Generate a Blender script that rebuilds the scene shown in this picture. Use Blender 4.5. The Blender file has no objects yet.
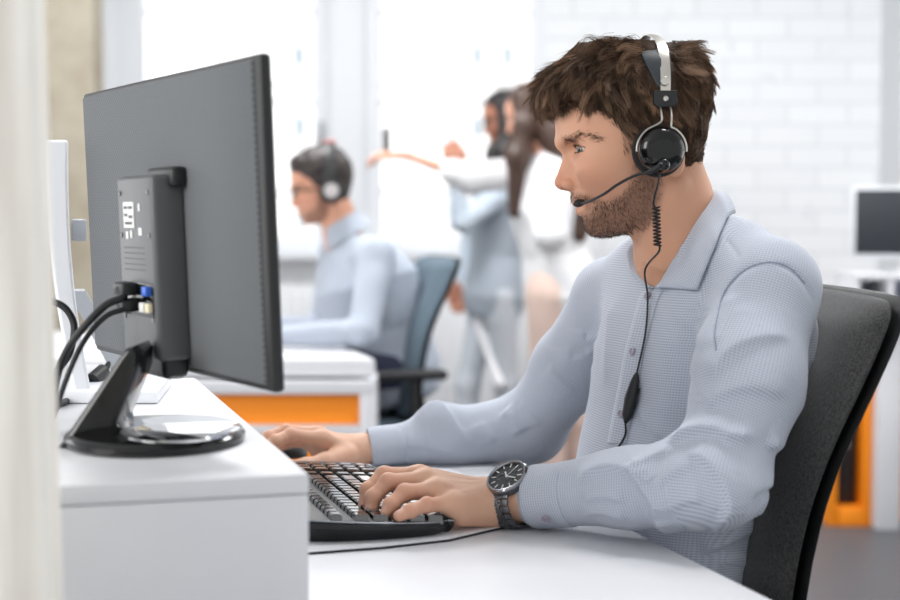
import bpy, bmesh, math, numpy as np
from mathutils import Vector, Matrix
rng = np.random.default_rng(11)
SC = bpy.context.scene
COL = SC.collection
A = lambda *x: np.array(x, dtype=float)
R_ = math.radians
# ---------------------------------------------------------------- camera frame (1500 px focal length, 900x600)
FPX = 1500.0
CAMP = A(0, 0, 1.12)
PIT = math.atan(82 / FPX)
_c, _s = math.cos(PIT), math.sin(PIT)
def ray(px, py):
    dx = (px - 450) / FPX; dy = -(py - 300) / FPX
    return A(dx, _c + dy * _s, -_s + dy * _c)
def P(px, py, Y):
    d = ray(px, py)
    return CAMP + d * (Y / d[1])
def onz(px, py, z):
    d = ray(px, py)
    return CAMP + d * ((z - 1.12) / d[2])
def proj(p):
    q = np.asarray(p) - CAMP
    f = q[..., 1] * _c - q[..., 2] * _s
    u = q[..., 1] * _s + q[..., 2] * _c
    return 450 + FPX * q[..., 0] / f, 300 - FPX * u / f
def nrm(v):
    v = np.asarray(v, float)
    return v / (np.linalg.norm(v, axis=-1, keepdims=True) + 1e-12)
def frame(z, x=(1, 0, 0)):
    z = nrm(z); x = np.asarray(x, float); x = x - z * np.dot(x, z)
    if np.linalg.norm(x) < 1e-5: x = np.cross(z, (0.3, 1, 0.2))
    x = nrm(x); y = np.cross(z, x)
    return np.stack([x, y, z], 1)
def rotz(a):
    c, s = math.cos(a), math.sin(a)
    return A([c, -s, 0], [s, c, 0], [0, 0, 1])
# ---------------------------------------------------------------- materials
def lin(c):
    c = np.asarray(c, float) / 255.0
    return tuple(np.where(c <= 0.04045, c / 12.92, ((c + 0.055) / 1.055) ** 2.4)) + (1.0,)
def mat(name, rgb, rough=0.5, metal=0.0, bump=None, var=None, sss=0.0, coat=0.0, spec=0.5, sheen=0.0):
    m = bpy.data.materials.new(name); m.use_nodes = True
    nt = m.node_tree; b = nt.nodes['Principled BSDF']
    b.inputs['Base Color'].default_value = lin(rgb)
    b.inputs['Roughness'].default_value = rough
    b.inputs['Metallic'].default_value = metal
    b.inputs['Specular IOR Level'].default_value = spec
    if coat: b.inputs['Coat Weight'].default_value = coat; b.inputs['Coat Roughness'].default_value = 0.05
    if sheen: b.inputs['Sheen Weight'].default_value = sheen
    if sss:
        b.inputs['Subsurface Weight'].default_value = sss
        b.inputs['Subsurface Radius'].default_value = (1.0, 0.35, 0.2)
        b.inputs['Subsurface Scale'].default_value = 0.006
    tc = nt.nodes.new('ShaderNodeTexCoord')
    if var:
        n = nt.nodes.new('ShaderNodeTexNoise'); n.inputs['Scale'].default_value = var[0]; n.inputs['Detail'].default_value = 5
        nt.links.new(tc.outputs['Object'], n.inputs['Vector'])
        mx = nt.nodes.new('ShaderNodeMix'); mx.data_type = 'RGBA'
        mx.inputs[6].default_value = lin(rgb); mx.inputs[7].default_value = lin(var[1])
        rp = nt.nodes.new('ShaderNodeMapRange'); rp.inputs[1].default_value = 0.35; rp.inputs[2].default_value = 0.7
        nt.links.new(n.outputs[0], rp.inputs[0]); nt.links.new(rp.outputs[0], mx.inputs[0])
        nt.links.new(mx.outputs[2], b.inputs['Base Color'])
    if bump:
        n2 = nt.nodes.new('ShaderNodeTexNoise'); n2.inputs['Scale'].default_value = bump[0]; n2.inputs['Detail'].default_value = 4
        nt.links.new(tc.outputs['Object'], n2.inputs['Vector'])
        bp = nt.nodes.new('ShaderNodeBump'); bp.inputs['Strength'].default_value = bump[1]; bp.inputs['Distance'].default_value = bump[2]
        nt.links.new(n2.outputs[0], bp.inputs['Height']); nt.links.new(bp.outputs[0], b.inputs['Normal'])
    return m
def vcol_mat(name, rough=0.5, sss=0.0, bump=None, spec=0.4):
    m = mat(name, (200, 150, 120), rough, bump=bump, sss=sss, spec=spec)
    nt = m.node_tree; b = nt.nodes['Principled BSDF']
    a = nt.nodes.new('ShaderNodeAttribute'); a.attribute_name = 'tint'
    nt.links.new(a.outputs['Color'], b.inputs['Base Color'])
    return m
# ---------------------------------------------------------------- objects
ORG = {}
def mesh_from(name, v, f, smooth=True):
    me = bpy.data.meshes.new(name)
    v = np.asarray(v, float)
    if isinstance(f, np.ndarray):
        k = f.shape[1]; n = len(f)
        me.vertices.add(len(v)); me.vertices.foreach_set('co', v.astype(np.float32).ravel())
        me.loops.add(n * k); me.loops.foreach_set('vertex_index', f.astype(np.int32).ravel())
        me.polygons.add(n)
        me.polygons.foreach_set('loop_start', np.arange(0, n * k, k, dtype=np.int32))
        me.polygons.foreach_set('loop_total', np.full(n, k, dtype=np.int32))
        me.update(calc_edges=True)
    else:
        me.from_pydata(v.tolist(), [], [list(x) for x in f]); me.update()
    me.polygons.foreach_set('use_smooth', np.full(len(me.polygons), smooth))
    return me
def obj(name, v, f, m, parent=None, base=None, smooth=True, sharp=None):
    """link ONE mesh object; v is in world coordinates"""
    v = np.asarray(v, float)
    if parent is not None: o0 = ORG[parent.name]
    elif base is not None: o0 = np.asarray(base, float)
    else: o0 = A((v[:, 0].min() + v[:, 0].max()) / 2, (v[:, 1].min() + v[:, 1].max()) / 2, v[:, 2].min())
    me = mesh_from(name, v - o0, f, smooth)
    me.materials.append(m)
    o = bpy.data.objects.new(name, me); COL.objects.link(o)
    if parent is not None: o.parent = parent
    else: o.location = o0
    ORG[o.name] = o0
    if sharp is not None:
        try: me.set_sharp_from_angle(angle=R_(sharp))
        except Exception: pass
    return o
def thing(name, label, cat, base, group=None):
    o = bpy.data.objects.new(name, None); COL.objects.link(o)
    o.location = base; o.empty_display_size = 0.1
    ORG[o.name] = np.asarray(base, float)
    return tag(o, label, cat, group)
def tag(o, label, cat, group=None):
    o['label'] = label; o['category'] = cat
    if group: o['group'] = group
    return o
def struct(o): o['kind'] = 'structure'; return o
def setcol(o, cols):
    a = o.data.attributes.new('tint', 'FLOAT_COLOR', 'POINT')
    c = np.ones((len(cols), 4), np.float32); c[:, :3] = cols
    a.data.foreach_set('color', c.ravel())
def setuv(o, uv):
    lay = o.data.uv_layers.new(name='weave')
    li = np.empty(len(o.data.loops), np.int32); o.data.loops.foreach_get('vertex_index', li)
    lay.data.foreach_set('uv', np.asarray(uv, np.float32)[li].ravel())
class MB:
    def __init__(s): s.v = []; s.f = []; s.n = 0
    def add(s, v, f):
        v = np.asarray(v, float)
        s.v.append(v); s.f += [[i + s.n for i in q] for q in f]; s.n += len(v); return s
    def bm(s, b, M=None):
        b.verts.index_update()
        v = A(*[list(x.co) for x in b.verts]).reshape(-1, 3)
        f = [[q.index for q in x.verts] for x in b.faces]; b.free()
        if M is not None: v = v @ M[0].T + M[1]
        return s.add(v, f)
    def box(s, c, size, R=np.eye(3), bev=0.0, seg=2):
        b = bmesh.new(); bmesh.ops.create_cube(b, size=1.0)
        for x in b.verts: x.co = Vector((x.co.x * size[0], x.co.y * size[1], x.co.z * size[2]))
        if bev: bmesh.ops.bevel(b, geom=list(b.edges), offset=bev, segments=seg, affect='EDGES', profile=0.5)
        return s.bm(b, (np.asarray(R), np.asarray(c, float)))
    def tube(s, pts, r, n=10, caps=True, sq=(1, 1), up=(0, 0, 1)):
        pts = np.asarray(pts, float); m = len(pts)
        r = np.broadcast_to(np.asarray(r, float), (m,)) if np.ndim(r) < 2 else np.asarray(r)
        T = nrm(np.gradient(pts, axis=0))
        x = np.asarray(up, float); V = []
        for i in range(m):
            x = x - T[i] * np.dot(x, T[i])
            if np.linalg.norm(x) < 1e-6: x = np.cross(T[i], (1, 0.3, 0.2))
            x = nrm(x); y = np.cross(T[i], x)
            a = np.linspace(0, 2 * np.pi, n, endpoint=False)
            V.append(pts[i] + r[i] * (np.outer(np.cos(a), x) * sq[0] + np.outer(np.sin(a), y) * sq[1]))
        F = [[i * n + j, i * n + (j + 1) % n, (i + 1) * n + (j + 1) % n, (i + 1) * n + j] for i in range(m - 1) for j in range(n)]
        if caps: F += [list(range(n))[::-1], [(m - 1) * n + j for j in range(n)]]
        return s.add(np.concatenate(V), F)
    def loft(s, rings, caps=True):
        m = len(rings); n = len(rings[0])
        F = [[i * n + j, i * n + (j + 1) % n, (i + 1) * n + (j + 1) % n, (i + 1) * n + j] for i in range(m - 1) for j in range(n)]
        if caps: F += [list(range(n))[::-1], [(m - 1) * n + j for j in range(n)]]
        return s.add(np.concatenate([np.asarray(q, float) for q in rings]), F)
    def lathe(s, prof, c, R=np.eye(3), n=40):
        a = np.linspace(0, 2 * np.pi, n, endpoint=False)
        rings = [np.stack([r * np.cos(a), r * np.sin(a), np.full(n, z)], 1) @ np.asarray(R).T + np.asarray(c) for r, z in prof]
        return s.loft(rings)
    def prism(s, poly, z0, z1, R=np.eye(3), c=(0, 0, 0), bev=0.0, seg=2):
        b = bmesh.new(); vs = [b.verts.new((x, y, z0)) for x, y in poly]; fc = b.faces.new(vs)
        r = bmesh.ops.extrude_face_region(b, geom=[fc])
        for x in r['geom']:
            if isinstance(x, bmesh.types.BMVert): x.co.z = z1
        bmesh.ops.recalc_face_normals(b, faces=list(b.faces))
        if bev:
            ed = [e for e in b.edges if abs(e.verts[0].co.z - e.verts[1].co.z) < 1e-9]
            bmesh.ops.bevel(b, geom=ed, offset=bev, segments=seg, affect='EDGES', profile=0.5)
        return s.bm(b, (np.asarray(R), np.asarray(c, float)))
    def ball(s, c, r, R=np.eye(3), n=16):
        r = np.broadcast_to(np.asarray(r, float), (3,))
        b = bmesh.new(); bmesh.ops.create_uvsphere(b, u_segments=n * 2, v_segments=n, radius=1.0)
        for x in b.verts: x.co = Vector(np.asarray(x.co) * r)
        return s.bm(b, (np.asarray(R), np.asarray(c, float)))
    def build(s, name, m, parent=None, base=None, smooth=True, sharp=35):
        return obj(name, np.concatenate(s.v), s.f, m, parent, base, smooth, sharp)
def spline(pts, n=40):
    """Catmull-Rom through pts"""
    p = np.asarray(pts, float); p = np.concatenate([[2 * p[0] - p[1]], p, [2 * p[-1] - p[-2]]])
    m = len(p) - 3; out = []
    for k in np.linspace(0, m - 1e-6, n):
        i = int(k); t = k - i; a, b, c, d = p[i:i + 4]
        out.append(0.5 * (2 * b + (c - a) * t + (2 * a - 5 * b + 4 * c - d) * t * t + (3 * b - a - 3 * c + d) * t ** 3))
    return np.array(out)
# ---------------------------------------------------------------- signed distance modelling
def ln(v): return np.sqrt(np.einsum('ij,ij->i', v, v))
def cap(p, a, b, ra, rb=None):
    rb = ra if rb is None else rb
    a = np.asarray(a, float); ba = np.asarray(b, float) - a
    h = np.clip((p - a) @ ba / (ba @ ba + 1e-12), 0, 1)
    return ln(p - a - h[:, None] * ba) - (ra + (rb - ra) * h)
def ell(p, c, r, R=None):
    q = p - np.asarray(c, float)
    if R is not None: q = q @ R
    q = q / np.asarray(r, float); k0 = ln(q); k1 = ln(q / np.asarray(r, float))
    return k0 * (k0 - 1) / (k1 + 1e-9)
def smin(a, b, k):
    h = np.clip(0.5 + 0.5 * (b - a) / k, 0, 1)
    return b * (1 - h) + a * h - k * h * (1 - h)
def smax(a, b, k): return -smin(-a, -b, k)
def pdist(p, pts):
    d = np.full(len(p), 1e9)
    for a, b in zip(pts[:-1], pts[1:]): d = np.minimum(d, cap(p, a, b, 0.0))
    return d
def chain(p, pts, rs, k=0.01):
    d = None
    for i in range(len(pts) - 1):
        c = cap(p, pts[i], pts[i + 1], rs[i], rs[i + 1]); d = c if d is None else smin(d, c, k)
    return d
def nets(f, lo, hi, h, margin=1.7, it=2, pad=0.004):
    f0 = f
    def f(p):
        d = f0(p); return np.where(np.isfinite(d), d, .01)
    lo = np.asarray(lo, float); hi = np.asarray(hi, float); B = 4
    nb = np.ceil((hi - lo) / (h * B)).astype(int); n = nb * B
    g = np.stack(np.meshgrid(*[lo[i] + (np.arange(nb[i]) + 0.5) * h * B for i in range(3)], indexing='ij'), -1).reshape(-1, 3)
    dc = f(g).reshape(nb)
    keep = np.abs(dc) < B * h * 0.87 * margin + pad
    D = np.repeat(np.repeat(np.repeat(np.where(dc < 0, -1.0, 1.0), B, 0), B, 1), B, 2)
    K = np.repeat(np.repeat(np.repeat(keep, B, 0), B, 1), B, 2)
    idx = np.argwhere(K); D[K] = f(lo + idx * h)
    s = D < 0
    c = [(i, j, k) for i in (0, 1) for j in (0, 1) for k in (0, 1)]
    S = lambda X, o: X[o[0]:n[0] - 1 + o[0], o[1]:n[1] - 1 + o[1], o[2]:n[2] - 1 + o[2]]
    cnt = sum(S(s, o).astype(np.int8) for o in c)
    act = (cnt > 0) & (cnt < 8); ci = np.argwhere(act)
    vid = np.full(act.shape, -1, np.int64); vid[act] = np.arange(len(ci))
    val = np.stack([D[ci[:, 0] + o[0], ci[:, 1] + o[1], ci[:, 2] + o[2]] for o in c], 1)
    acc = np.zeros((len(ci), 3)); num = np.zeros(len(ci))
    for i in range(8):
        for ax in range(3):
            if c[i][ax] == 0:
                o2 = list(c[i]); o2[ax] = 1; j = c.index(tuple(o2))
                x, y = val[:, i], val[:, j]; m = (x < 0) != (y < 0)
                t = np.where(m, x / np.where(m, x - y, 1), 0)
                q = np.tile(np.array(c[i], float), (len(ci), 1)); q[:, ax] += t
                acc[m] += q[m]; num[m] += 1
    v = lo + (ci + acc / np.maximum(num, 1)[:, None]) * h
    quads = []
    for ax in range(3):
        a1, a2 = (ax + 1) % 3, (ax + 2) % 3
        sl0 = [slice(1, n[i] - 1) for i in range(3)]; sl0[ax] = slice(0, n[ax] - 1)
        sl1 = list(sl0); sl1[ax] = slice(1, n[ax])
        m = s[tuple(sl0)] != s[tuple(sl1)]
        e = np.argwhere(m); off = np.array([1, 1, 1]); off[ax] = 0; e = e + off
        def cell(d1, d2):
            q = e.copy(); q[:, a1] -= d1; q[:, a2] -= d2
            return vid[q[:, 0], q[:, 1], q[:, 2]]
        Q = np.stack([cell(1, 1), cell(0, 1), cell(0, 0), cell(1, 0)], 1)
        fl = ~s[e[:, 0], e[:, 1], e[:, 2]]
        Q[fl] = Q[fl][:, ::-1]; quads.append(Q)
    Q = np.concatenate(quads); Q = Q[(Q >= 0).all(1)]
    for _ in range(it):
        d, gr = sgrad(f, v, h * 0.5)
        gl = np.einsum('ij,ij->i', gr, gr) + 1e-6
        st = -(d / gl)[:, None] * gr
        L = ln(st); st *= (np.minimum(L, h * 0.7) / (L + 1e-12))[:, None]
        v = v + np.where(np.isfinite(st), st, 0)
    return v, Q
def sgrad(f, v, e):
    g = np.zeros_like(v)
    for ax in range(3):
        o = np.zeros(3); o[ax] = e
        g[:, ax] = (f(v + o) - f(v - o)) / (2 * e)
    return f(v), g
def hit(f, px, py, t0=1.0, t1=4.0, eps=0.0006):
    d = nrm(ray(px, py)); t = t0
    for _ in range(160):
        x = f((CAMP + d * t)[None])[0]
        if x < eps: break
        t += max(x * 0.6, 0.0005)
        if t > t1: break
    return CAMP + d * t
_wv = nrm(rng.normal(size=(24, 3))); _ph = rng.uniform(0, 6.28, 24)
def noise(p, sc, k0=0, k=8):
    """cheap smooth noise, about -1..1"""
    r = np.zeros(len(p))
    for i in range(k0, k0 + k): r += np.sin(p @ _wv[i % 24] * sc * (0.7 + 0.08 * (i % 9)) + _ph[i % 24])
    return r / k * 1.8
def inpoly(x, y, poly):
    poly = np.asarray(poly, float); c = np.zeros(len(x), bool); n = len(poly)
    for i in range(n):
        x1, y1 = poly[i]; x2, y2 = poly[(i + 1) % n]
        if y1 == y2: continue
        m = ((y1 > y) != (y2 > y)) & (x < (x2 - x1) * (y - y1) / (y2 - y1) + x1); c ^= m
    return c
def polysd(x, y, poly):
    poly = np.asarray(poly, float); d = np.full(len(x), 1e9); n = len(poly)
    for i in range(n):
        a = poly[i]; b = poly[(i + 1) % n] - a
        h = np.clip(((x - a[0]) * b[0] + (y - a[1]) * b[1]) / (b @ b + 1e-12), 0, 1)
        d = np.minimum(d, np.hypot(x - a[0] - h * b[0], y - a[1] - h * b[1]))
    return np.where(inpoly(x, y, poly), -d, d)
def sstep(a, b, x):
    t = np.clip((x - a) / (b - a), 0, 1); return t * t * (3 - 2 * t)
def strands(roots, path, rad, n=3):
    """tapered hairs as one mesh; path: list of (N,3) rings along every hair"""
    N = len(roots); S = len(path); a = np.arange(n) * 2 * np.pi / n
    V = np.zeros((N, S, n, 3))
    T = nrm(path[-1] - path[0])
    x = nrm(np.cross(T, A(0.31, 0.52, 0.79))); y = np.cross(T, x)
    for i in range(S):
        w = (1 - 0.9 * (i / (S - 1)) ** 1.5) * rad
        w = np.broadcast_to(w, (N,))
        for j in range(n):
            V[:, i, j] = path[i] + w[:, None] * (math.cos(a[j]) * x + math.sin(a[j]) * y)
    base = (np.arange(N) * S * n)[:, None]
    F = []
    for i in range(S - 1):
        for j in range(n):
            F.append(np.concatenate([base + i * n + j, base + i * n + (j + 1) % n, base + (i + 1) * n + (j + 1) % n, base + (i + 1) * n + j], 1))
    return V.reshape(-1, 3), np.concatenate(F)
# ---------------------------------------------------------------- head (local axes: u forward, v to the person's left, z up; origin near the ear)
K = 1.9 / FPX
U = lambda px: (640 - px) * K
Z = lambda py: (150 - py) * K
SH = 0.30
def tz(pts):
    p = np.asarray(pts, float); u = U(p[:, 0]); z = Z(p[:, 1]); t = z + SH * u
    o = np.argsort(t); return t[o], u[o]
TG = np.linspace(-0.16, 0.16, 1200)
def sm(y, n):
    k = np.hanning(n + 2)[1:-1]; k /= k.sum()
    return np.convolve(np.pad(y, n // 2, mode='edge'), k, mode='valid')[:len(TG)]
FB = [(580, 70), (565, 88), (558.5, 103), (557, 115), (556.5, 130), (557, 140), (561, 150), (566, 160), (570, 170), (571.5, 180), (571.5, 190), (571.5, 198), (574, 206), (577, 213), (580.5, 218), (581.5, 224), (583.5, 230), (589, 235), (600, 238), (640, 240)]
FF = [(580, 70), (565, 88), (557.5, 103), (556, 115), (556, 130), (555.8, 139), (557, 145), (561.2, 150.5), (560.8, 155), (559, 162), (556.3, 170), (553.8, 178), (553.2, 182), (554.6, 186), (559.5, 189.2), (566.5, 190.6), (569.2, 193), (569.5, 198), (570.3, 201.5), (574.6, 205), (575.6, 206.5), (574.6, 209), (575.2, 212), (580.4, 216.3), (581, 219.5), (581.5, 224), (583.5, 230), (589, 235), (600, 238), (640, 240)]
_t, _u = tz(FB); FBg = sm(np.interp(TG, _t, _u), 31)
_t, _u = tz(FF); FFg = sm(np.interp(TG, _t, _u), 9)
def wt(pts):
    p = np.asarray(pts, float); t = Z(p[:, 0]); o = np.argsort(t); return t[o], p[o, 1]
_t, _w = wt([(60, .05), (75, .062), (100, .0735), (130, .0745), (150, .073), (165, .0705), (180, .0655), (190, .0605), (203, .0545), (213, .048), (220, .041), (227, .030), (236, .014), (250, .008)])
Wg = sm(np.interp(TG, _t, _w), 51)
_t, _b = wt([(60, 688), (100, 690), (150, 684), (180, 670), (200, 660), (213, 657), (227, 655), (250, 655)])
Bg = sm(U(np.interp(TG, _t, _b)), 51)
_t, _n = wt([(60, 2.1), (115, 2.3), (150, 2.45), (175, 2.35), (195, 2.15), (213, 1.9), (235, 1.8)])
Ng = np.interp(TG, _t, _n)
_t, _n = tz([(556, 140), (561, 151), (559, 162), (555, 175), (554, 184), (566, 190.6), (569.3, 194), (571, 202), (581, 220)])
NWg = np.interp(TG, _t, np.array([.022, .0075, .0085, .0105, .0125, .012, .024, .027, .027])[::-1])
EYE = A(U(579.8), .0335, Z(151.2)); ER = .0120
def head_sdf(q, ear=True, neck=True, adam=True, fem=0.0):
    u, v, z = q[:, 0], q[:, 1], q[:, 2]; av = np.abs(v)
    qa = np.stack([u, av, z], 1)
    t = z + SH * u
    ix = np.clip((t - TG[0]) / (TG[1] - TG[0]), 0, 1198.999); i0 = ix.astype(int); fr = ix - i0
    g = lambda a: a[i0] * (1 - fr) + a[i0 + 1] * fr
    fb = g(FBg); ex = g(FFg) - fb; w = g(Wg) * (1 - 0.05 * fem); bk = g(Bg); n = g(Ng); nw = g(NWg)
    u0 = U(632); du = u - u0
    a = np.where(du > 0, fb - u0, u0 - bk)
    m = ((np.abs(du) / a) ** n + (av / w) ** n + 1e-9) ** (1 / n)
    rho = np.hypot(du, v)
    d = rho - rho / m
    front = sstep(0.02, 0.05, du)
    d = d - ex * np.exp(-(av / nw) ** 2.3) * front
    # below the chin and above the brow the loft closes
    d = smax(d, -(t - (Z(238.5) + SH * U(600))), .012)
    c = ell(q, A(U(631), 0, Z(107)), A(.0955, .0775, .0865))
    c = np.where(np.abs(c) > .05, np.sign(c) * np.maximum(np.abs(c), .01), c)
    dl = smax(d, t - (Z(95) + SH * U(575)), .03)
    d = smin(c, dl, .022)
    # brow ridge, cheekbone, jaw angle
    d = smin(d, cap(qa, A(U(561.5), .010, Z(143.5)), A(U(570), .036, Z(139.5)), .0075, .0065), .014)
    d = smin(d, ell(qa, A(U(594), .049, Z(171)), A(.030, .014, .014)), .030)
    # eye sockets, eyelids
    d = smax(d, -ell(qa, A(U(564.5), .031, Z(150.5)), A(.016, .0165, .0095)), .012)
    e = qa - EYE; el = ln(e) + 1e-9
    d = smin(d, el - (ER + .0015), .006)
    elev = np.degrees(np.arcsin(np.clip(e[:, 2] / el, -1, 1))); az = np.degrees(np.arctan2(e[:, 1], np.maximum(e[:, 0], -.5)))
    k = np.clip(1 - ((az - 22) / 68) ** 2, -1, 1)
    up = 2 + 19 * k; lo = -3 - 12 * k
    al = np.maximum(elev - up, lo - elev) * (math.pi / 180) * el
    carve = np.maximum(al, el - .021)
    carve = np.where(np.abs(az) > 85, np.maximum(carve, .004), carve)
    d = smax(d, -carve, .0012)
    crease = np.exp(-((elev - 36 - 6 * k) / 6) ** 2) * np.exp(-((el - .0135) / .004) ** 2) * (k > 0) * .0010
    d = d + crease
    # nose: bulb, wings, nostrils
    d = smin(d, ell(q, A(U(560.6), 0, Z(182.6)), A(.0094, .0098, .0082)), .006)
    d = smin(d, ell(qa, A(U(567.3), .0118, Z(184.6)), A(.0108, .0064, .0078)), .004)
    d = smax(d, -ell(qa, A(U(563.0), .0068, Z(190.6)), A(.0062, .0036, .0042)), .003)
    gr = pdist(qa, [A(U(575), .0150, Z(178.5)), A(U(577.5), .0165, Z(184)), A(U(576), .016, Z(189))])
    d = d + .0016 * np.exp(-(gr / .0032) ** 2)
    # lips
    d = smin(d, chain(qa, [A(U(573.6), 0, Z(202.8)), A(U(575.8), .010, Z(202.4)), A(U(583.5), .0235, Z(205.4))], [.0052, .0050, .0022], .003), .003)
    d = smin(d, chain(qa, [A(U(578.6), 0, Z(210.8)), A(U(580.0), .011, Z(210.4)), A(U(584), .0235, Z(206.8))], [.0060, .0056, .0024], .003), .0035)
    gm = pdist(qa, [A(U(573.0), 0, Z(206.4)), A(U(576), .011, Z(206.0)), A(U(584.5), .025, Z(205.8))])
    d = d + .0014 * np.exp(-(gm / .0018) ** 2)
    if neck:
        nk = chain(q, [A(U(657), 0, Z(160)), A(U(667), 0, Z(205)), A(U(683), 0, Z(262)), A(U(695), 0, Z(300))], [.052, .0525 - .009 * fem, .0565 - .009 * fem, .070], .02)
        d = smin(d, nk, .016)
        d = smin(d, cap(qa, A(U(668), .050, Z(185)), A(U(652), .016, Z(275)), .010, .010), .012)
        if adam: d = smin(d, ell(q, A(U(644), 0, Z(252)), A(.012, .011, .016)), .012)
    if ear:
        R = frame((0.25, 0, 1), (1, 0.25, 0))
        ea = ell(qa, A(U(657), .0765, Z(155)), A(.0165, .0055, .030), R)
        ea = smax(ea, -ell(qa, A(U(654), .0835, Z(152)), A(.009, .0045, .017), R), .003)
        d = smin(d, ea, .004)
    return d
def headpx(q): return 640 - q[:, 0] / K, 150 - q[:, 2] / K
BEARD = [(621, 150), (632, 152), (650, 160), (652, 200), (648, 216), (640, 228), (630, 231), (612, 242), (592, 244), (574, 238), (574, 221), (578, 216), (585, 213), (586.5, 206), (584.5, 203), (571.5, 200), (566, 195), (569, 192.3), (577, 194.5), (588, 198.5), (598, 200), (609, 196), (616, 188), (620, 176), (622.5, 165)]
BROW = [(558.5, 140), (563, 138.2), (572, 136.2), (580, 137), (591, 141.5), (590, 143.2), (580, 140.4), (572, 140.2), (562, 143.6), (558.5, 144.2)]
HAIRCUT = [(556, 107), (566, 106), (575, 110), (584, 113), (593, 117), (602, 124), (608, 132), (613, 141), (617, 148), (624, 153), (633, 157), (641, 168), (652, 178), (668, 182), (684, 188), (700, 178), (716, 174), (740, 330), (430, 330), (430, 115), (545, 115)]
def skin_cols(q, nrml, base=(206, 156, 128), beard=True, lips=(180, 108, 98)):
    lb = lambda c: np.array(lin(c)[:3])
    px, py = headpx(q); av = np.abs(q[:, 1])
    c = np.tile(lb(base), (len(q), 1))
    def mixc(m, col): c[:] = c * (1 - m[:, None]) + lb(col) * m[:, None]
    red = (base[0] * 0.97, base[1] * 0.80, base[2] * 0.78)
    mixc(.5 * np.exp(-(ln(q - A(U(558), 0, Z(183))) / .016) ** 2), red)
    qa = np.stack([q[:, 0], av, q[:, 2]], 1)
    mixc(.35 * np.exp(-(ln(qa - A(U(590), .05, Z(178))) / .026) ** 2), red)
    mixc(.30 * sstep(.0, .05, noise(q, 90) * .05), (base[0] * .96, base[1] * .92, base[2] * .88))
    mixc(.45 * np.exp(-((ln(qa - EYE) - .013) / .006) ** 2), (base[0] * .86, base[1] * .76, base[2] * .74))
    dl = np.minimum(chain(qa, [A(U(573.4), 0, Z(203.4)), A(U(575.8), .010, Z(203)), A(U(583.5), .0225, Z(205.6))], [.0036, .0034, .001], .002),
                    chain(qa, [A(U(578.0), 0, Z(210.4)), A(U(579.6), .010, Z(210)), A(U(584), .0215, Z(206.6))], [.0046, .0042, .001], .002))
    mixc(.85 * (1 - sstep(.0004, .0022, dl)), lips)
    if beard:
        sd = polysd(px + 2.0 * noise(q, 260), py + 2.0 * noise(q, 260, 9), BEARD)
        mixc(.62 * (1 - sstep(-9, 4, sd)) * sstep(.0005, .003, dl), (96, 70, 56))
        side = sstep(18, 6, np.hypot(px - 577, py - 215)) * 0
    return c
# ---------------------------------------------------------------- the man in front
H0 = P(642.5, 150, 1.90)
HY = R_(3.0)
HF = A(-math.cos(HY), -math.sin(HY), 0); HL = A(math.sin(HY), -math.cos(HY), 0); HR = np.stack([HF, HL, A(0, 0, 1)], 1)
l2w = lambda q: np.asarray(q) @ HR.T + H0
w2l = lambda p: (np.asarray(p) - H0) @ HR
# ---- hair volume (local head axes)
def hair_base(q):
    px, py = headpx(q); v = q[:, 1]; av = np.abs(v)
    e = lambda cx, cy, rx, ry, rv, rot=0, vc=0: ell(q, A(U(cx), vc, Z(cy)), A(rx * K, rv, ry * K), np.stack([A(math.cos(R_(rot)), 0, math.sin(R_(rot))), A(0, 1, 0), A(-math.sin(R_(rot)), 0, math.cos(R_(rot)))], 1))
    d = e(633, 104, 72.5, 70, .0895)
    d = smin(d, e(577, 84, 40, 28, .070, -22), .02)
    d = smin(d, e(616, 50, 42, 32, .070, -6), .02)
    d = smin(d, e(673, 90, 28, 44, .070, 12), .02)
    d = smin(d, e(675, 138, 24, 44, .062), .015)
    d = smin(d, e(553, 94, 18, 20, .056, 20), .012)
    d = smin(d, e(592, 92, 34, 26, .077, -12), .02)
    return d
def hair_sdf(q):
    px, py = headpx(q)
    d = hair_base(q)
    # locks
    d = d - .0026 * noise(q * A(1, 1.3, 1), 150) - .0014 * noise(q, 330, 6)
    # gap the headband presses in
    bx = 647 + (py - 40) * 0.2
    d = d + .006 * np.exp(-((px - bx - 4) / 9) ** 2) * sstep(84, 52, py)
    cut = polysd(px + 2.2 * noise(q, 210, 3), py + 2.2 * noise(q, 210, 11), HAIRCUT) * K
    return smax(d, -cut, .006)
hv, hf = nets(hair_sdf, (-.115, -.1, -.06), (.15, .1, .125), .0022)
FLOW = [((545, 85), (-.35, .9)), ((540, 100), (.1, 1)), ((560, 68), (-.9, .45)), ((580, 52), (-.95, .25)), ((610, 40), (-.95, .05)), ((632, 36), (-.85, -.12)), ((640, 48), (-.7, -.1)),
        ((570, 92), (-.6, .8)), ((592, 75), (-.75, .6)), ((620, 65), (-.8, .25)), ((560, 108), (-.2, 1)), ((585, 108), (-.2, .95)), ((605, 100), (.1, .95)), ((620, 90), (.2, .8)), ((640, 85), (.5, .75)), ((600, 122), (.35, .9)),
        ((622, 130), (.3, .95)), ((640, 120), (.45, .85)), ((632, 150), (.15, 1)), ((675, 52), (.85, .1)), ((692, 58), (.6, .55)), ((704, 75), (.55, .7)), ((680, 80), (.45, .8)), ((705, 110), (.15, 1)), ((680, 115), (.4, .9)),
        ((700, 145), (-.15, 1)), ((675, 150), (.1, 1)), ((685, 180), (-.2, 1)), ((660, 100), (.5, .8))]
FP = np.array([f[0] for f in FLOW], float); FD = nrm(np.array([f[1] for f in FLOW], float))
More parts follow.
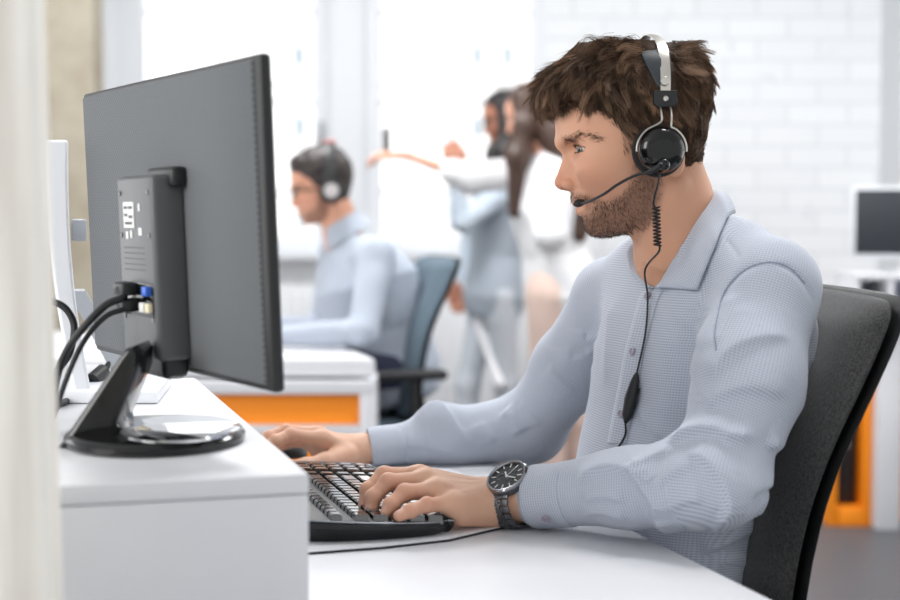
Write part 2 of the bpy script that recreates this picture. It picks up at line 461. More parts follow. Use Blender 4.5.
def flow(q, nrml):
    px, py = headpx(q)
    d2 = (px[:, None] - FP[:, 0]) ** 2 + (py[:, None] - FP[:, 1]) ** 2
    w = 1 / (d2 + 30) ** 1.5
    g = (w @ FD) / w.sum(1, keepdims=True)
    d = np.stack([-g[:, 0], .18 * np.sign(q[:, 1]) * np.clip(np.abs(q[:, 1]) / .05, 0, 1) + .25 * noise(q, 60, 5), -g[:, 1]], 1)
    d = d - nrml * np.einsum('ij,ij->i', d, nrml)[:, None]
    return nrm(d)
def sample(v, f, n):
    a, b, c, d = (v[f[:, i]] for i in range(4))
    ar = ln(np.cross(c - a, d - b)); k = rng.choice(len(f), n, p=ar / ar.sum())
    s, t = rng.random(n)[:, None], rng.random(n)[:, None]
    return (a[k] * (1 - s) + b[k] * s) * (1 - t) + (d[k] * (1 - s) + c[k] * s) * t
def grow(sdf, roots, lens, steps, lift, wave, clump, keep_out=None):
    _, g = sgrad(sdf, roots, .0012); nn = nrm(g)
    p = roots - nn * .002; ph = noise(roots, 230, 2) * 3 + rng.normal(size=len(roots)) * .35; out = [p]
    amp = wave * rng.uniform(.5, 1.2, len(roots))
    cl = np.stack([noise(roots, 260, 1), noise(roots, 260, 7), noise(roots, 260, 13)], 1) * clump + rng.normal(size=(len(roots), 3)) * clump * .45
    for i in range(steps):
        d = flow(p, nn) + cl
        side = nrm(np.cross(d, nn)); t = i / steps
        d = nrm(d + side * (amp * np.cos(ph + t * 5.0))[:, None] + nn * (lift * (.9 - 1.35 * t))[:, None])
        p = p + d * (lens / steps)[:, None]; out.append(p)
    return out, nn
def clear_band(pth):                                             # hair lies aside under the headband
    ok = np.ones(len(pth[0]), bool)
    for p in pth:
        px, py = headpx(p); bx = 650 + (py - 38) * .03
        padl = 631 + np.clip(py - 46, 0, 60) * .33
        ok &= ~((px > np.minimum(padl, bx - 8.5)) & (px < bx + 7.5) & (py < 96) & (py > 30) & (p[:, 1] > .0))
    return ok
def lens_of(rt):
    px, py = headpx(rt)
    side = sstep(95, 150, py) * .6 + sstep(650, 690, px) * sstep(60, 100, py) * .35
    return (.040 - .025 * np.clip(side, 0, 1)) * rng.uniform(.65, 1.15, len(rt)) * (1 - .45 * sstep(665, 690, px))
def roots_of(n):
    rt = sample(hv, hf, n); return rt[hair_base(rt) > -.015]
HV, HFc, HC = [hv], [hf], []
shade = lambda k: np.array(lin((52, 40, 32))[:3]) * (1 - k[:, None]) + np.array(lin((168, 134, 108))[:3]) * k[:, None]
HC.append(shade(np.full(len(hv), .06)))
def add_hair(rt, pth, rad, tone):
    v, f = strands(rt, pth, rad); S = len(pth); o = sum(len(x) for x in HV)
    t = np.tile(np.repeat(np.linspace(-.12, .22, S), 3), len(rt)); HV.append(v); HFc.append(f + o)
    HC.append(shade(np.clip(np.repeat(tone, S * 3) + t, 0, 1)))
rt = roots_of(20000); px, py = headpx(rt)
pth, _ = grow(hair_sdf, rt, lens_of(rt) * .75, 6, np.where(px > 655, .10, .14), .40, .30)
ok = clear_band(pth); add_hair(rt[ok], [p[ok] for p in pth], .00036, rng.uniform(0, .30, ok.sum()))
gd = roots_of(1900); px, py = headpx(gd); M_ = 30
gl = lens_of(gd) * np.where(px < 575, .85, 1.10) * np.where((py > 92) & (px < 600), .7, 1) * np.where((px > 608) & (px < 655) & (py < 56), .5, 1)
gp, gn = grow(hair_sdf, gd, gl, 8, np.where(px > 655, .08, np.where(px < 575, .06, np.where(py < 75, .16, .10))), .50, .22)
tone = np.clip(rng.normal(.27, .25, len(gd)) + .22 * noise(gd, 120, 4), 0, 1)
off_ = rng.normal(size=(len(gd), M_, 3)) * .0040
off_ -= gn[:, None] * np.einsum('ijk,ik->ij', off_, gn)[:, :, None] * .6
pth = [(gp[i][:, None] + off_ * (1 - .62 * (i / 8) ** .9)).reshape(-1, 3) for i in range(9)]
ok = clear_band(pth); tn = np.repeat(tone, M_) + rng.normal(0, .10, len(gd) * M_)
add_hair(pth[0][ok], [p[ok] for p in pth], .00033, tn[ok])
ex_ = sample(hv, hf, 60000); px, py = headpx(ex_); ex_ = ex_[(px > 655) & (px < 690) & (py > 40) & (py < 95) & (ex_[:, 1] > .0)]
gp, gn = grow(hair_sdf, ex_, rng.uniform(.010, .020, len(ex_)), 6, np.full(len(ex_), .42), .5, .3)
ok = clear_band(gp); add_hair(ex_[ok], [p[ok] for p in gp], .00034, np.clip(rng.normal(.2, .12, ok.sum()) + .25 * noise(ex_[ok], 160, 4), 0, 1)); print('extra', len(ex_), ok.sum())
hairmat = vcol_mat('hair_brown', .62, spec=.16)
# ---- skin shells
hd = lambda p: head_sdf(w2l(p))
bv, bf = nets(lambda q: head_sdf(q), (-.115, -.1, -.165), (.13, .1, .13), .0014)
_, g_ = sgrad(head_sdf, bv, .001)
bc = skin_cols(bv, g_)
shells_v = [l2w(bv)]; shells_f = [bf]; shells_c = [bc]
FD_ = A(-math.cos(R_(20)), -math.sin(R_(20)), 0); LD_ = A(math.sin(R_(20)), -math.cos(R_(20)), 0)
SL, EL, WL = P(769, 288, 1.77), P(715, 480, 1.66), P(506, 500, 1.795)
SR, ER_, WR = P(613, 300, 2.10), P(531, 427, 2.28), P(356, 451, 2.235)
def hand_sdf(wrist, elbow, mcp, fingers, thumb, rad, palm_r=.0125, wr=(.029, .0245), upv=(0, 0, 1), heel=None, flesh=None):
    fa = nrm(wrist - elbow); Rw = frame(fa, np.cross(upv, fa))    # x = across the wrist
    def f(p):
        # forearm and wrist with an oval section
        q = (p - wrist) @ Rw; q2 = q.copy(); q2[:, 1] *= wr[0] / wr[1]
        L = np.linalg.norm(wrist - elbow)
        d = cap(q2, A(0, 0, -L), A(0, 0, -.02), .035, wr[0]) * .8
        d = smin(d, cap(q2, A(0, 0, -.03), A(0, 0, .012), wr[0], wr[0] * .98) * .8, .015)
        pal = None
        for i, m in enumerate(mcp):
            w0 = wrist + Rw[:, 0] * (.017 - .0115 * i) * f.sgn + fa * .006
            c = cap(p, w0, m, .0135, palm_r - (.001 if i == 3 else 0)); pal = c if pal is None else smin(pal, c, .018)
        if heel is not None: pal = smin(pal, cap(p, heel[0], heel[1], .0165, .0140), .022)
        d = smin(d, pal, .022)
        for i, (m, fg) in enumerate(zip(mcp, fingers)):
            d = smin(d, cap(p, m, fg[0], rad[i][0], rad[i][1]), .011)
            c = chain(p, fg, rad[i][1:], .0035)
            d = smin(d, c, .0045)
            for j, q_ in enumerate(fg[:2]):                         # knuckle swellings
                d = smin(d, ln(p - q_) - rad[i][j + 1] * 1.06, .004)
        d = smin(d, chain(p, thumb, [.0155, .0130, .0108, .0088], .006), .010)
        if flesh is not None: d = smin(d, cap(p, flesh[0], flesh[1], .0135, .011), .014)
        for m in mcp:                                                # tendons
            d = d - .0011 * np.exp(-(cap(p, wrist + Rw[:, 1] * .018, m + A(0, 0, .011), 0) / .0035) ** 2)
        return d
    f.sgn = 1.0
    return f
rF = [[.0105, .0097, .0088, .0074], [.0108, .0098, .0090, .0076], [.0104, .0095, .0086, .0073], [.0095, .0084, .0077, .0066]]
mcpL = [P(419, 476, 1.80), P(427, 480, 1.775), P(438, 490, 1.752), P(452, 504, 1.735)]
fgL = [[P(384, 475, 1.785), P(368, 490, 1.770), P(364, 507, 1.762)], [P(388, 482, 1.756), P(373.5, 497, 1.745), P(371, 511, 1.738)],
       [P(405, 492.5, 1.733), P(391, 505, 1.722), P(386, 513.5, 1.716)], [P(427, 505, 1.716), P(410, 511, 1.703), P(399, 516, 1.695)]]
thL = [P(486, 500, 1.825), P(462, 502, 1.845), P(435, 506, 1.842), P(412, 511, 1.828)]
hL = hand_sdf(WL, EL, mcpL, fgL, thL, rF, heel=(P(492, 512, 1.775), P(462, 514, 1.748)), flesh=(P(490, 505, 1.80), P(450, 500, 1.80)))
hL.sgn = -1.0
PR = lambda x, y, Y: P(x + 4, y + 5, Y)
mcpR = [PR(319, 434, 2.195), PR(313, 430, 2.222), PR(309, 431, 2.247), PR(309, 437, 2.270)]
fgR = [[PR(287, 430, 2.175), PR(272, 436, 2.160), PR(259, 444, 2.150)], [PR(282, 426, 2.205), PR(265, 432, 2.190), PR(252, 441, 2.178)],
       [PR(280, 428, 2.235), PR(264, 435, 2.222), PR(252, 443, 2.212)], [PR(284, 437, 2.262), PR(272, 444, 2.252), PR(262, 450, 2.244)]]
thR = [PR(341, 451, 2.195), PR(320, 458, 2.160), PR(301, 460.5, 2.140), PR(284, 463, 2.128)]
hR = hand_sdf(WR, ER_, mcpR, fgR, thR, rF, heel=(PR(345, 456, 2.25), PR(318, 450, 2.26)), flesh=(PR(343, 455, 2.20), PR(322, 459, 2.165)), wr=(.027, .0205))
hR.sgn = 1.0
for hs, W_, E_, pts in ((hL, WL, EL, fgL), (hR, WR, ER_, fgR)):
    al = np.array([x for f in pts for x in f] + [W_, W_ + (E_ - W_) * .55])
    v, f = nets(hs, al.min(0) - .04, al.max(0) + .045, .0013)
    _, g = sgrad(hs, v, .001); g = nrm(g)
    lb = lambda c: np.array(lin(c)[:3])
    c = np.tile(lb((213, 169, 143)), (len(v), 1))
    m = .35 * sstep(-.2, 1.2, noise(v, 120)); c = c * (1 - m[:, None]) + lb((198, 146, 120)) * m[:, None]
    for fg in pts:
        for q_, s_, a_ in ((fg[0], .012, .45), (fg[1], .010, .35), (fg[2], .012, .35)):
            m = a_ * np.exp(-(ln(v - q_) / s_) ** 2); c = c * (1 - m[:, None]) + lb((204, 126, 102)) * m[:, None]
        ax = nrm(fg[2] - fg[1]); upn = nrm(A(0, 0, 1) - ax * ax[2] + .35 * nrm(fg[1] - fg[0]))
        upn = nrm(upn - ax * (upn @ ax))
        q = v - fg[2]; al_ = q @ ax; la = ln(q - np.outer(al_, ax) - np.outer(q @ upn, upn))
        m = ((al_ > -.006) & (al_ < .0055) & (la < .0048) & ((q @ upn) > .0025)).astype(float) * .45
        c = c * (1 - m[:, None]) + lb((226, 184, 168)) * m[:, None]
    shells_v.append(v); shells_f.append(f); shells_c.append(c)
# ---------------------------------------------------------------- shirt (world axes)
TORZ = np.array([.44, .52, .62, .72, .80, .88, .95, 1.00, 1.04, 1.08, 1.12])
TORX = np.array([.240, .246, .262, .284, .304, .320, .328, .328, .324, .320, .318])
TORA = np.array([.120, .124, .122, .122, .126, .126, .124, .112, .092, .068, .045])
TORB = np.array([.185, .190, .182, .172, .168, .172, .176, .170, .140, .100, .065])
def torso(p, grow=0.0):
    z = p[:, 2]
    cx = np.interp(z, TORZ, TORX); a = np.interp(z, TORZ, TORA) + grow; b = np.interp(z, TORZ, TORB) + grow
    dx = np.stack([p[:, 0] - cx, p[:, 1] - 1.925], 1)
    qf = np.abs(dx @ FD_[:2]) / a; ql = np.abs(dx @ LD_[:2]) / b
    m = (qf ** 2.3 + ql ** 2.3 + 1e-9) ** (1 / 2.3)
    rho = ln(dx)
    return rho - rho / m
NB = P(694, 250, 1.93)
def shirt_base(p):
    d = torso(p)
    d = smax(d, p[:, 2] - 1.085, .03)
    d = smax(d, .47 - p[:, 2], .02)
    dl = chain(p, [P(704, 240, 1.90), P(735, 262, 1.83), SL], [.044, .046, .055], .03)
    dr = chain(p, [P(678, 245, 1.96), P(645, 272, 2.03), SR], [.042, .044, .054], .03)
    d = smin(d, smin(dl, dr, .02), .045)
    aL = chain(p, [SL, SL * .5 + EL * .5 + A(.004, -.002, 0), EL], [.0575, .0600, .049], .03)
    fL = chain(p, [EL, EL * .62 + WL * .38, WL + (EL - WL) * .16], [.0515, .0445, .0345], .02)
    fL = smin(fL, ell(p, P(612, 476, 1.74), A(.030, .030, .024)), .025)
    aR = chain(p, [SR, SR * .5 + ER_ * .5 + A(0, 0, -.004), ER_], [.055, .053, .050], .03)
    fR = chain(p, [ER_, ER_ * .55 + WR * .45, WR + (ER_ - WR) * .16], [.0505, .0430, .0295], .02)
    fR = smin(fR, ell(p, P(437, 418, 2.25), A(.030, .030, .024)), .025)
    d = smin(d, smin(aL, fL, .03), .022)
    d = smin(d, smin(aR, fR, .03), .022)
    return d
def onshirt(pts, f=None, **k):
    q = [hit(f or shirt_base, x, y, **k) for x, y in pts]
    return [p for p in q if abs(shirt_base(p[None])[0]) < .004]
FOLD = []
def fold(pts, w, h, n=12, sg=0):
    q = spline(onshirt(pts), n); _, g = sgrad(shirt_base, q, .002); FOLD.append((q, w, h, sg, nrm(g)))
# near sleeve
fold([(674, 448), (684, 436), (712, 431), (745, 438), (788, 453)], .011, .0105, sg=1)
fold([(686, 451), (706, 461), (722, 480), (728, 504), (716, 530)], .012, .0110, sg=1)
fold([(627, 464), (641, 483), (657, 508), (684, 532)], .011, .0100, sg=1)
fold([(577, 484), (592, 473), (612, 468), (634, 474), (652, 490)], .009, .0090, sg=1)
fold([(580, 500), (604, 495), (628, 502)], .008, .0045, sg=1)
fold([(580, 515), (604, 512), (630, 520)], .008, .0035, sg=1)
fold([(630, 472), (652, 459), (676, 448)], .010, .0055, sg=1)
fold([(655, 490), (675, 472), (700, 464)], .010, .0045, sg=1)
fold([(662, 510), (684, 500), (706, 498)], .010, .0035, sg=1)
fold([(712, 382), (724, 358), (748, 342), (795, 336)], .014, .0065, sg=1)
fold([(704, 412), (722, 394), (752, 386), (795, 396)], .014, .0065, sg=1)
fold([(735, 290), (727, 320), (716, 352)], .012, .0040, sg=-1)
fold([(745, 300), (742, 330), (748, 360)], .014, .0030)
fold([(775, 465), (754, 488), (738, 518)], .012, .0060, sg=-1)
# sleeve seam and yoke seam
fold([(717, 352), (715, 330), (723, 296), (744, 270), (770, 262)], .0035, -.0022, 16)
fold([(770, 262), (790, 268), (806, 284), (816, 308)], .0035, -.0022, 12)
fold([(724, 236), (741, 260)], .003, -.0015)
# far sleeve
fold([(496, 396), (504, 408), (514, 420), (524, 434)], .012, .0050)
fold([(520, 400), (530, 414), (540, 428)], .014, .0027, sg=-1)
fold([(408, 424), (436, 403), (446, 412), (458, 430), (472, 450)], .013, .0064, sg=-1)
fold([(548, 364), (560, 380), (578, 396)], .014, .0034, sg=-1)
fold([(566, 345), (578, 360), (594, 372)], .014, .0034, sg=-1)
fold([(580, 328), (590, 340), (602, 348)], .014, .0030, sg=-1)

fold([(470, 396), (480, 420), (492, 446)], .014, .0030, sg=-1)
fold([(395, 442), (430, 446), (460, 454)], .012, .0027, sg=1)
# chest and side
fold([(706, 300), (692, 340), (690, 390), (696, 432)], .018, -.0055)
fold([(668, 330), (664, 370), (668, 430)], .020, .0040)
fold([(655, 300), (700, 330), (712, 352)], .020, .0045, sg=1)
fold([(664, 312), (690, 350), (702, 390)], .018, .0040, sg=1)
fold([(612, 300), (608, 340), (606, 390)], .014, .0035)
fold([(640, 400), (655, 430), (660, 455)], .014, .0040, sg=1)
fold([(696, 552), (728, 540), (765, 520)], .012, .0075, sg=1)
fold([(790, 425), (782, 465), (762, 505), (764, 540)], .012, .0060, sg=1)
fold([(802, 400), (800, 430), (785, 470)], .012, .0050)
fold([(715, 560), (742, 562), (758, 575)], .010, .0050, sg=1)
def shirt_sdf(p):
    d = shirt_base(p)
    near = np.abs(d) < .05
    if near.any():
        q = p[near]; s = np.zeros(len(q))
        for pts, w, h, sg, nn in FOLD:
            lo = pts.min(0) - 4 * w; hi = pts.max(0) + 4 * w
            m = ((q > lo) & (q < hi)).all(1)
            if m.any():
                x = q[m]; bd = np.full(len(x), 1e9); bs = np.zeros(len(x)); bt = np.zeros(len(x)); ns = len(pts) - 1
                for i in range(ns):
                    a = pts[i]; ba = pts[i + 1] - a
                    t = np.clip((x - a) @ ba / (ba @ ba), 0, 1); r = x - a - t[:, None] * ba; dn = r @ nn[i]; dd = ln(r - np.outer(dn, nn[i])) + np.maximum(np.abs(dn) - .028, 0)
                    k = dd < bd; bd[k] = dd[k]; bt[k] = (i + t[k]) / ns
                    S = nrm(np.cross(ba, nn[i])); bs[k] = (r @ S)[k]
                u_ = bs / (bd + .002)
                we = w * 1.15 if sg == 0 else w * (1.05 - .70 * np.clip(sg * u_, -1, 1))
                tp = np.clip(np.minimum(bt, 1 - bt) * 4.5, 0, 1); tp = tp * tp * (3 - 2 * tp)
                s[m] += 1.05 * h * tp * np.exp(-(bd / we) ** 1.6)
        s += .0012 * noise(q, 38, 2) + .0006 * noise(q, 85, 8)
        d = d.copy(); d[near] -= s
    # neck opening
    nk = chain(p, [l2w(A(U(676), 0, Z(215))), l2w(A(U(690), 0, Z(262))), l2w(A(U(698), 0, Z(300)))], [.0585, .0605, .058], .02)
    d = smax(d, -nk, .004)
    # open V at the front
    v = chain(p, [P(656, 255, 1.87), P(655, 282, 1.80)], [.036, .012], .02)
    return smax(d, -v, .004)
sv1, sf1 = nets(shirt_sdf, (-.13, 1.56, .50), (.50, 2.36, 1.14), .0023, margin=1.9, pad=.012)
# weave coordinates: along and round whichever limb is nearest
def weave(v):
    dT = torso(v)
    segs = [(SL, EL), (EL, WL), (SR, ER_), (ER_, WR)]
    best = dT + .012; dx = v - A(.325, 1.925, 0)
    u = np.stack([v @ LD_, v[:, 2]], 1)
    for i, (a, b) in enumerate(segs):
        ax = nrm(b - a); L = np.linalg.norm(b - a); Rm = frame(ax, A(0, 0, 1) if i in (1, 3) else FD_)
        s = (v - a) @ ax; c = cap(v, a, b, .055 if i % 2 == 0 else .045)
        ang = np.arctan2((v - a) @ Rm[:, 1], (v - a) @ Rm[:, 0])
        m = c < best
        best = np.where(m, c, best); u[m] = np.stack([ang * .05, s], 1)[m]
    return u
def fabric(name, c0, c1, pitch=.0031):
    m = mat(name, c0, .85, spec=.2, sheen=.15)
    nt = m.node_tree; b = nt.nodes['Principled BSDF']; L = nt.links
    uv = nt.nodes.new('ShaderNodeUVMap'); uv.uv_map = 'weave'
    sp = nt.nodes.new('ShaderNodeSeparateXYZ'); L.new(uv.outputs[0], sp.inputs[0])
    def wave(sock, k):
        a = nt.nodes.new('ShaderNodeMath'); a.operation = 'MULTIPLY'; a.inputs[1].default_value = k; L.new(sock, a.inputs[0])
        s = nt.nodes.new('ShaderNodeMath'); s.operation = 'SINE'; L.new(a.outputs[0], s.inputs[0]); return s.outputs[0]
    s1 = wave(sp.outputs[1], 2 * math.pi / pitch); s2 = wave(sp.outputs[0], 2 * math.pi / pitch)
    ad = nt.nodes.new('ShaderNodeMath'); ad.operation = 'MULTIPLY_ADD'; ad.inputs[1].default_value = .55; L.new(s2, ad.inputs[0]); L.new(s1, ad.inputs[2])
    rp = nt.nodes.new('ShaderNodeMapRange'); rp.inputs[1].default_value = -.5; rp.inputs[2].default_value = 1.1; L.new(ad.outputs[0], rp.inputs[0])
    mx = nt.nodes.new('ShaderNodeMix'); mx.data_type = 'RGBA'; mx.inputs[6].default_value = lin(c0); mx.inputs[7].default_value = lin(c1)
    L.new(rp.outputs[0], mx.inputs[0]); L.new(mx.outputs[2], b.inputs['Base Color'])
    return m
shirtmat = fabric('shirt_check', (196, 201, 211), (157, 166, 183))
# ---- body under the clothes, coarse
HPL, HPR = A(.375, 1.83, .53), A(.335, 2.03, .53)
KNL, KNR = A(-.03, 1.66, .53), A(-.06, 1.97, .53)
ANL, ANR = A(.04, 1.70, .09), A(-.02, 1.96, .09)
TOE = A(-.17, -.05, -.045)
_pv = hit(shirt_base, 657, 287); _, _gv = sgrad(shirt_base, _pv[None], .003); VC = _pv - nrm(_gv[0]) * .0235
def core(p):
    d = smax(torso(p, -.014), p[:, 2] - 1.06, .03); d = smax(d, .46 - p[:, 2], .03)
    d = smin(d, smin(chain(p, [NB, SL], [.035, .042]), chain(p, [NB, SR], [.035, .042]), .02), .04)
    d = smin(d, chain(p, [l2w(A(U(676), 0, Z(225))), NB - A(0, 0, .05)], [.050, .055]), .03)
    d = smin(d, np.minimum(cap(p, VC, NB, .0215, .05), cap(p, VC, P(658, 268, 1.885), .0222, .024)), .01)
    for a, b, c in ((SL, EL, WL), (SR, ER_, WR)):
        d = smin(d, chain(p, [a, b, b * .4 + c * .6], [.044, .036, .027], .02), .02)
    for h, k, a in ((HPL, KNL, ANL), (HPR, KNR, ANR)):
        d = smin(d, chain(p, [h, k, k * .6 + a * .4 + A(.02, 0, 0), a], [.075, .052, .048, .036], .02), .04)
        d = smin(d, cap(p, a + A(.02, 0, -.04), a + TOE * .8, .03, .026), .02)
    return d
def trouser_sdf(p):
    d = smax(torso(p, .002), p[:, 2] - .60, .01); d = smax(d, .455 - p[:, 2], .03)
    for h, k, a in ((HPL, KNL, ANL), (HPR, KNR, ANR)):
        d = smin(d, chain(p, [h, k, k * .6 + a * .4 + A(.02, 0, 0), a], [.088, .066, .062, .056], .03), .04)
    d = smax(d, .075 - p[:, 2], .004)
    return d - .003 * noise(p, 40)
v, f = nets(core, (-.35, 1.5, .0), (.56, 2.36, 1.14), .008, pad=.02)
shells_v.append(v); shells_f.append(f); shells_c.append(np.tile(np.array(lin((199, 148, 119))[:3]), (len(v), 1)))
off = 0; F_ = []
for v, f in zip(shells_v, shells_f): F_.append(f + off); off += len(v)
skin = vcol_mat('skin', .52, sss=.12, bump=(900, .12, .0006), spec=.35)
man = obj('person', np.concatenate(shells_v), np.concatenate(F_), skin, base=A(.05, 1.82, 0))
setcol(man, np.concatenate(shells_c))
tag(man, 'bearded man in a checked blue shirt typing at the front desk, wearing a wired headset', 'person')
# hair, beard, brows, lashes, eyes
hr = obj('hair', l2w(np.concatenate(HV)), np.concatenate(HFc), hairmat, man); setcol(hr, np.concatenate(HC))
def side_roots(poly, n, front=True):
    q = sample(bv, bf, n); px, py = headpx(q)
    return q[inpoly(px + 1.6 * rng.normal(size=len(q)), py + 1.6 * rng.normal(size=len(q)), poly)]
def hairs(q, dirf, L, steps, rad, lift):
    _, g = sgrad(head_sdf, q, .001); nn = nrm(g); p = q - nn * .0004; out = [p]
    for i in range(steps):
        d = dirf(q, nn); d = nrm(d - nn * np.einsum('ij,ij->i', d, nn)[:, None] + nn * lift * (1 - 1.1 * i / steps))
        p = p + d * (L / steps)[:, None]; out.append(p)
    return strands(q, out, rad)
q = side_roots(BEARD, 60000)
qa = np.stack([q[:, 0], np.abs(q[:, 1]), q[:, 2]], 1)
lipd = chain(qa, [A(U(573.4), 0, Z(203.4)), A(U(577), .012, Z(206)), A(U(584), .0225, Z(206))], [.005, .006, .003], .002)
lipd = np.minimum(lipd, ln(qa - A(U(577), 0, Z(210))) - .006)
q = q[lipd > .001]
px, py = headpx(q); dens = .48 + .30 * sstep(640, 600, px) + .2 * sstep(215, 232, py)
q = q[rng.random(len(q)) < dens]
def bdir(q, nn):
    px, py = headpx(q); back = sstep(585, 620, px)
    d = np.stack([.25 - .75 * back, np.sign(q[:, 1]) * .15 + 0 * px, -1 + 0 * px], 1)
    return nrm(d + rng.normal(size=q.shape) * .38)
bvv, bff = hairs(q, bdir, rng.uniform(.0030, .0065, len(q)), 2, .00019, .45)
obj('beard', l2w(bvv), bff, mat('beard_brown', (62, 44, 34), .5, spec=.3), man)
q = side_roots(BROW, 130000)
q = q[np.abs(q[:, 1]) > .008]
def brd(q, nn):
    px, py = headpx(q); t = sstep(560, 588, px)
    return nrm(np.stack([-.4 - .6 * t, np.sign(q[:, 1]) * (.7 + 0 * px), .55 - .75 * t], 1) + rng.normal(size=q.shape) * .2)
browm = mat('brow_brown', (78, 58, 46), .5, spec=.3)
for k_ in (q[:, 1] > 0, q[:, 1] < 0):
    bvv, bff = hairs(q[k_], brd, rng.uniform(.005, .008, k_.sum()), 2, .00022, .34)
    obj('eyebrow', l2w(bvv), bff, browm, man)
lashm = mat('lash_dark', (38, 28, 24), .5)
for s in (1, -1):
    lash = []
    for az in np.linspace(-40, 80, 38):
        k = 1 - ((az - 22) / 68) ** 2
        for el_, dz, L in ((2 + 19 * k, .55, .0062), (-3 - 12 * k, -.5, .0035)):
            a, e = R_(az), R_(el_); dr = A(math.cos(e) * math.cos(a), math.cos(e) * math.sin(a), math.sin(e))
            b0 = EYE + dr * (ER + .0012); L *= .8; pts = [b0, b0 + dr * L * .5 + A(0, 0, dz * L * .25), b0 + dr * L * .8 + A(0, 0, dz * L * .9)]
            lash.append([x * A(1, s, 1) for x in pts])
    lash = np.array(lash); lv, lf = strands(lash[:, 0], [lash[:, i] for i in range(3)], .00016)
    obj('eyelashes', l2w(lv), lf, lashm, man)
def eye_material():
    m = mat('eye_white', (226, 218, 214), .12, spec=.6)
    nt = m.node_tree; b = nt.nodes['Principled BSDF']; a = nt.nodes.new('ShaderNodeAttribute'); a.attribute_name = 'tint'
    nt.links.new(a.outputs['Color'], b.inputs['Base Color']); return m
em = eye_material()
for s in (1, -1):
    mb = MB(); mb.ball(A(0, 0, 0), ER, n=40); V = mb.v[0]; gz = nrm(A(1, .62, -.10)); c = V @ gz / ER
    bulge = sstep(.86, .95, c) * .0007; V = V + nrm(V) * bulge[:, None]
    cols = np.tile(np.array(lin((200, 188, 180))[:3]), (len(V), 1))
    cols[c > .885] = lin((112, 104, 92))[:3]; cols[(c > .885) & (c < .905)] = lin((40, 32, 28))[:3]; cols[c > .972] = lin((8, 8, 8))[:3]
    e = obj('eye', l2w(V + EYE * A(1, s, 1)), mb.f, em, man); setcol(e, cols)
shirt = obj('shirt', sv1, sf1, shirtmat, man); setuv(shirt, weave(sv1))
seamm = mat('seam_thread', (140, 149, 168), .9)
for pts_ in ([(716, 350), (715, 330), (722, 297), (743, 271), (770, 262), (790, 268), (805, 284)],):
    q_ = [hit(shirt_sdf, x, y) for x, y in pts_]; q_ = spline([p for p in q_ if abs(shirt_sdf(p[None])[0]) < .003], 40); dd, gg = sgrad(shirt_sdf, q_, .002); q_ = q_ - nrm(gg) * (dd / (ln(gg) + 1e-6))[:, None]
    mb = MB(); mb.tube(q_, .0011, 6); mb.build('seam', seamm, shirt)
tv, tf = nets(trouser_sdf, (-.20, 1.5, .04), (.56, 2.3, .68), .007, pad=.02)
obj('trousers', tv, tf, mat('trouser_navy', (44, 50, 66), .8, bump=(400, .2, .001)), man)
for a in (ANL, ANR):
    def shoe(p, a=a):
        d = chain(p, [a + A(.03, 0, -.045), a + TOE * .4 + A(0, 0, -.01), a + TOE], [.040, .042, .034], .02)
        d = smin(d, cap(p, a + A(.005, 0, .02), a + A(.02, 0, -.04), .045, .042), .02)
        return smax(d, .004 - p[:, 2], .004)
    v, f = nets(shoe, a + A(-.24, -.12, -.1), a + A(.12, .10, .08), .005)
    obj('shoe', v, f, mat('shoe_leather', (38, 32, 30), .35), man)
# ---- cuffs
def cuff(W, E, s0, s1, r, oval=.92, tilt=0):
    ax = nrm(E - W); Rm = frame(ax, A(0, 0, 1)); n = 44; a = np.linspace(0, 2 * np.pi, n, endpoint=False)
    def ring(s, rr):
        w = 1 + .02 * np.sin(3 * a + s * 60)
        return W + ax * s + (np.outer(np.cos(a) * rr * oval * w, Rm[:, 0]) + np.outer(np.sin(a) * rr * w, Rm[:, 1]))
    ss = [s0 + .012, s0 + .001, s0, s0 + .001] + list(np.linspace(s0 + .004, s1 - .002, 6)) + [s1, s1 + .001]
    rs = [r - .004, r - .002, r - .0005, r + .0012] + [r + .0016] * 6 + [r, r - .005]
    mb = MB(); mb.loft([ring(s, q) for s, q in zip(ss, rs)], caps=False)
    uv = np.concatenate([np.stack([a * r, np.full(n, s)], 1) for s in ss])
    c = mb.build('cuff', shirtmat, shirt, sharp=50); setuv(c, uv); return Rm, ax
RmL, axL = cuff(WL, EL, .040, .092, .0400)
RmR, axR = cuff(WR, ER_, .020, .072, .0335, .92)
def button(p, n, r=.0052, par=None):
    Rb = frame(n, (1, 0, 0)); mb = MB()
    mb.lathe([(0.0001, -.0006), (r * .9, -.0006), (r, .0004), (r, .0012), (r * .86, .0019), (r * .62, .0011), (.0001, .0010)], p, Rb, 20)
    for dx, dy in ((1, 1), (-1, 1), (1, -1), (-1, -1)): mb.ball(p + Rb @ A(dx * r * .24, dy * r * .24, .0012), r * .12, n=5)
    return mb.build('button', buttonmat, par or shirt)
buttonmat = mat('button_pearl', (158, 150, 164), .25, coat=.4)
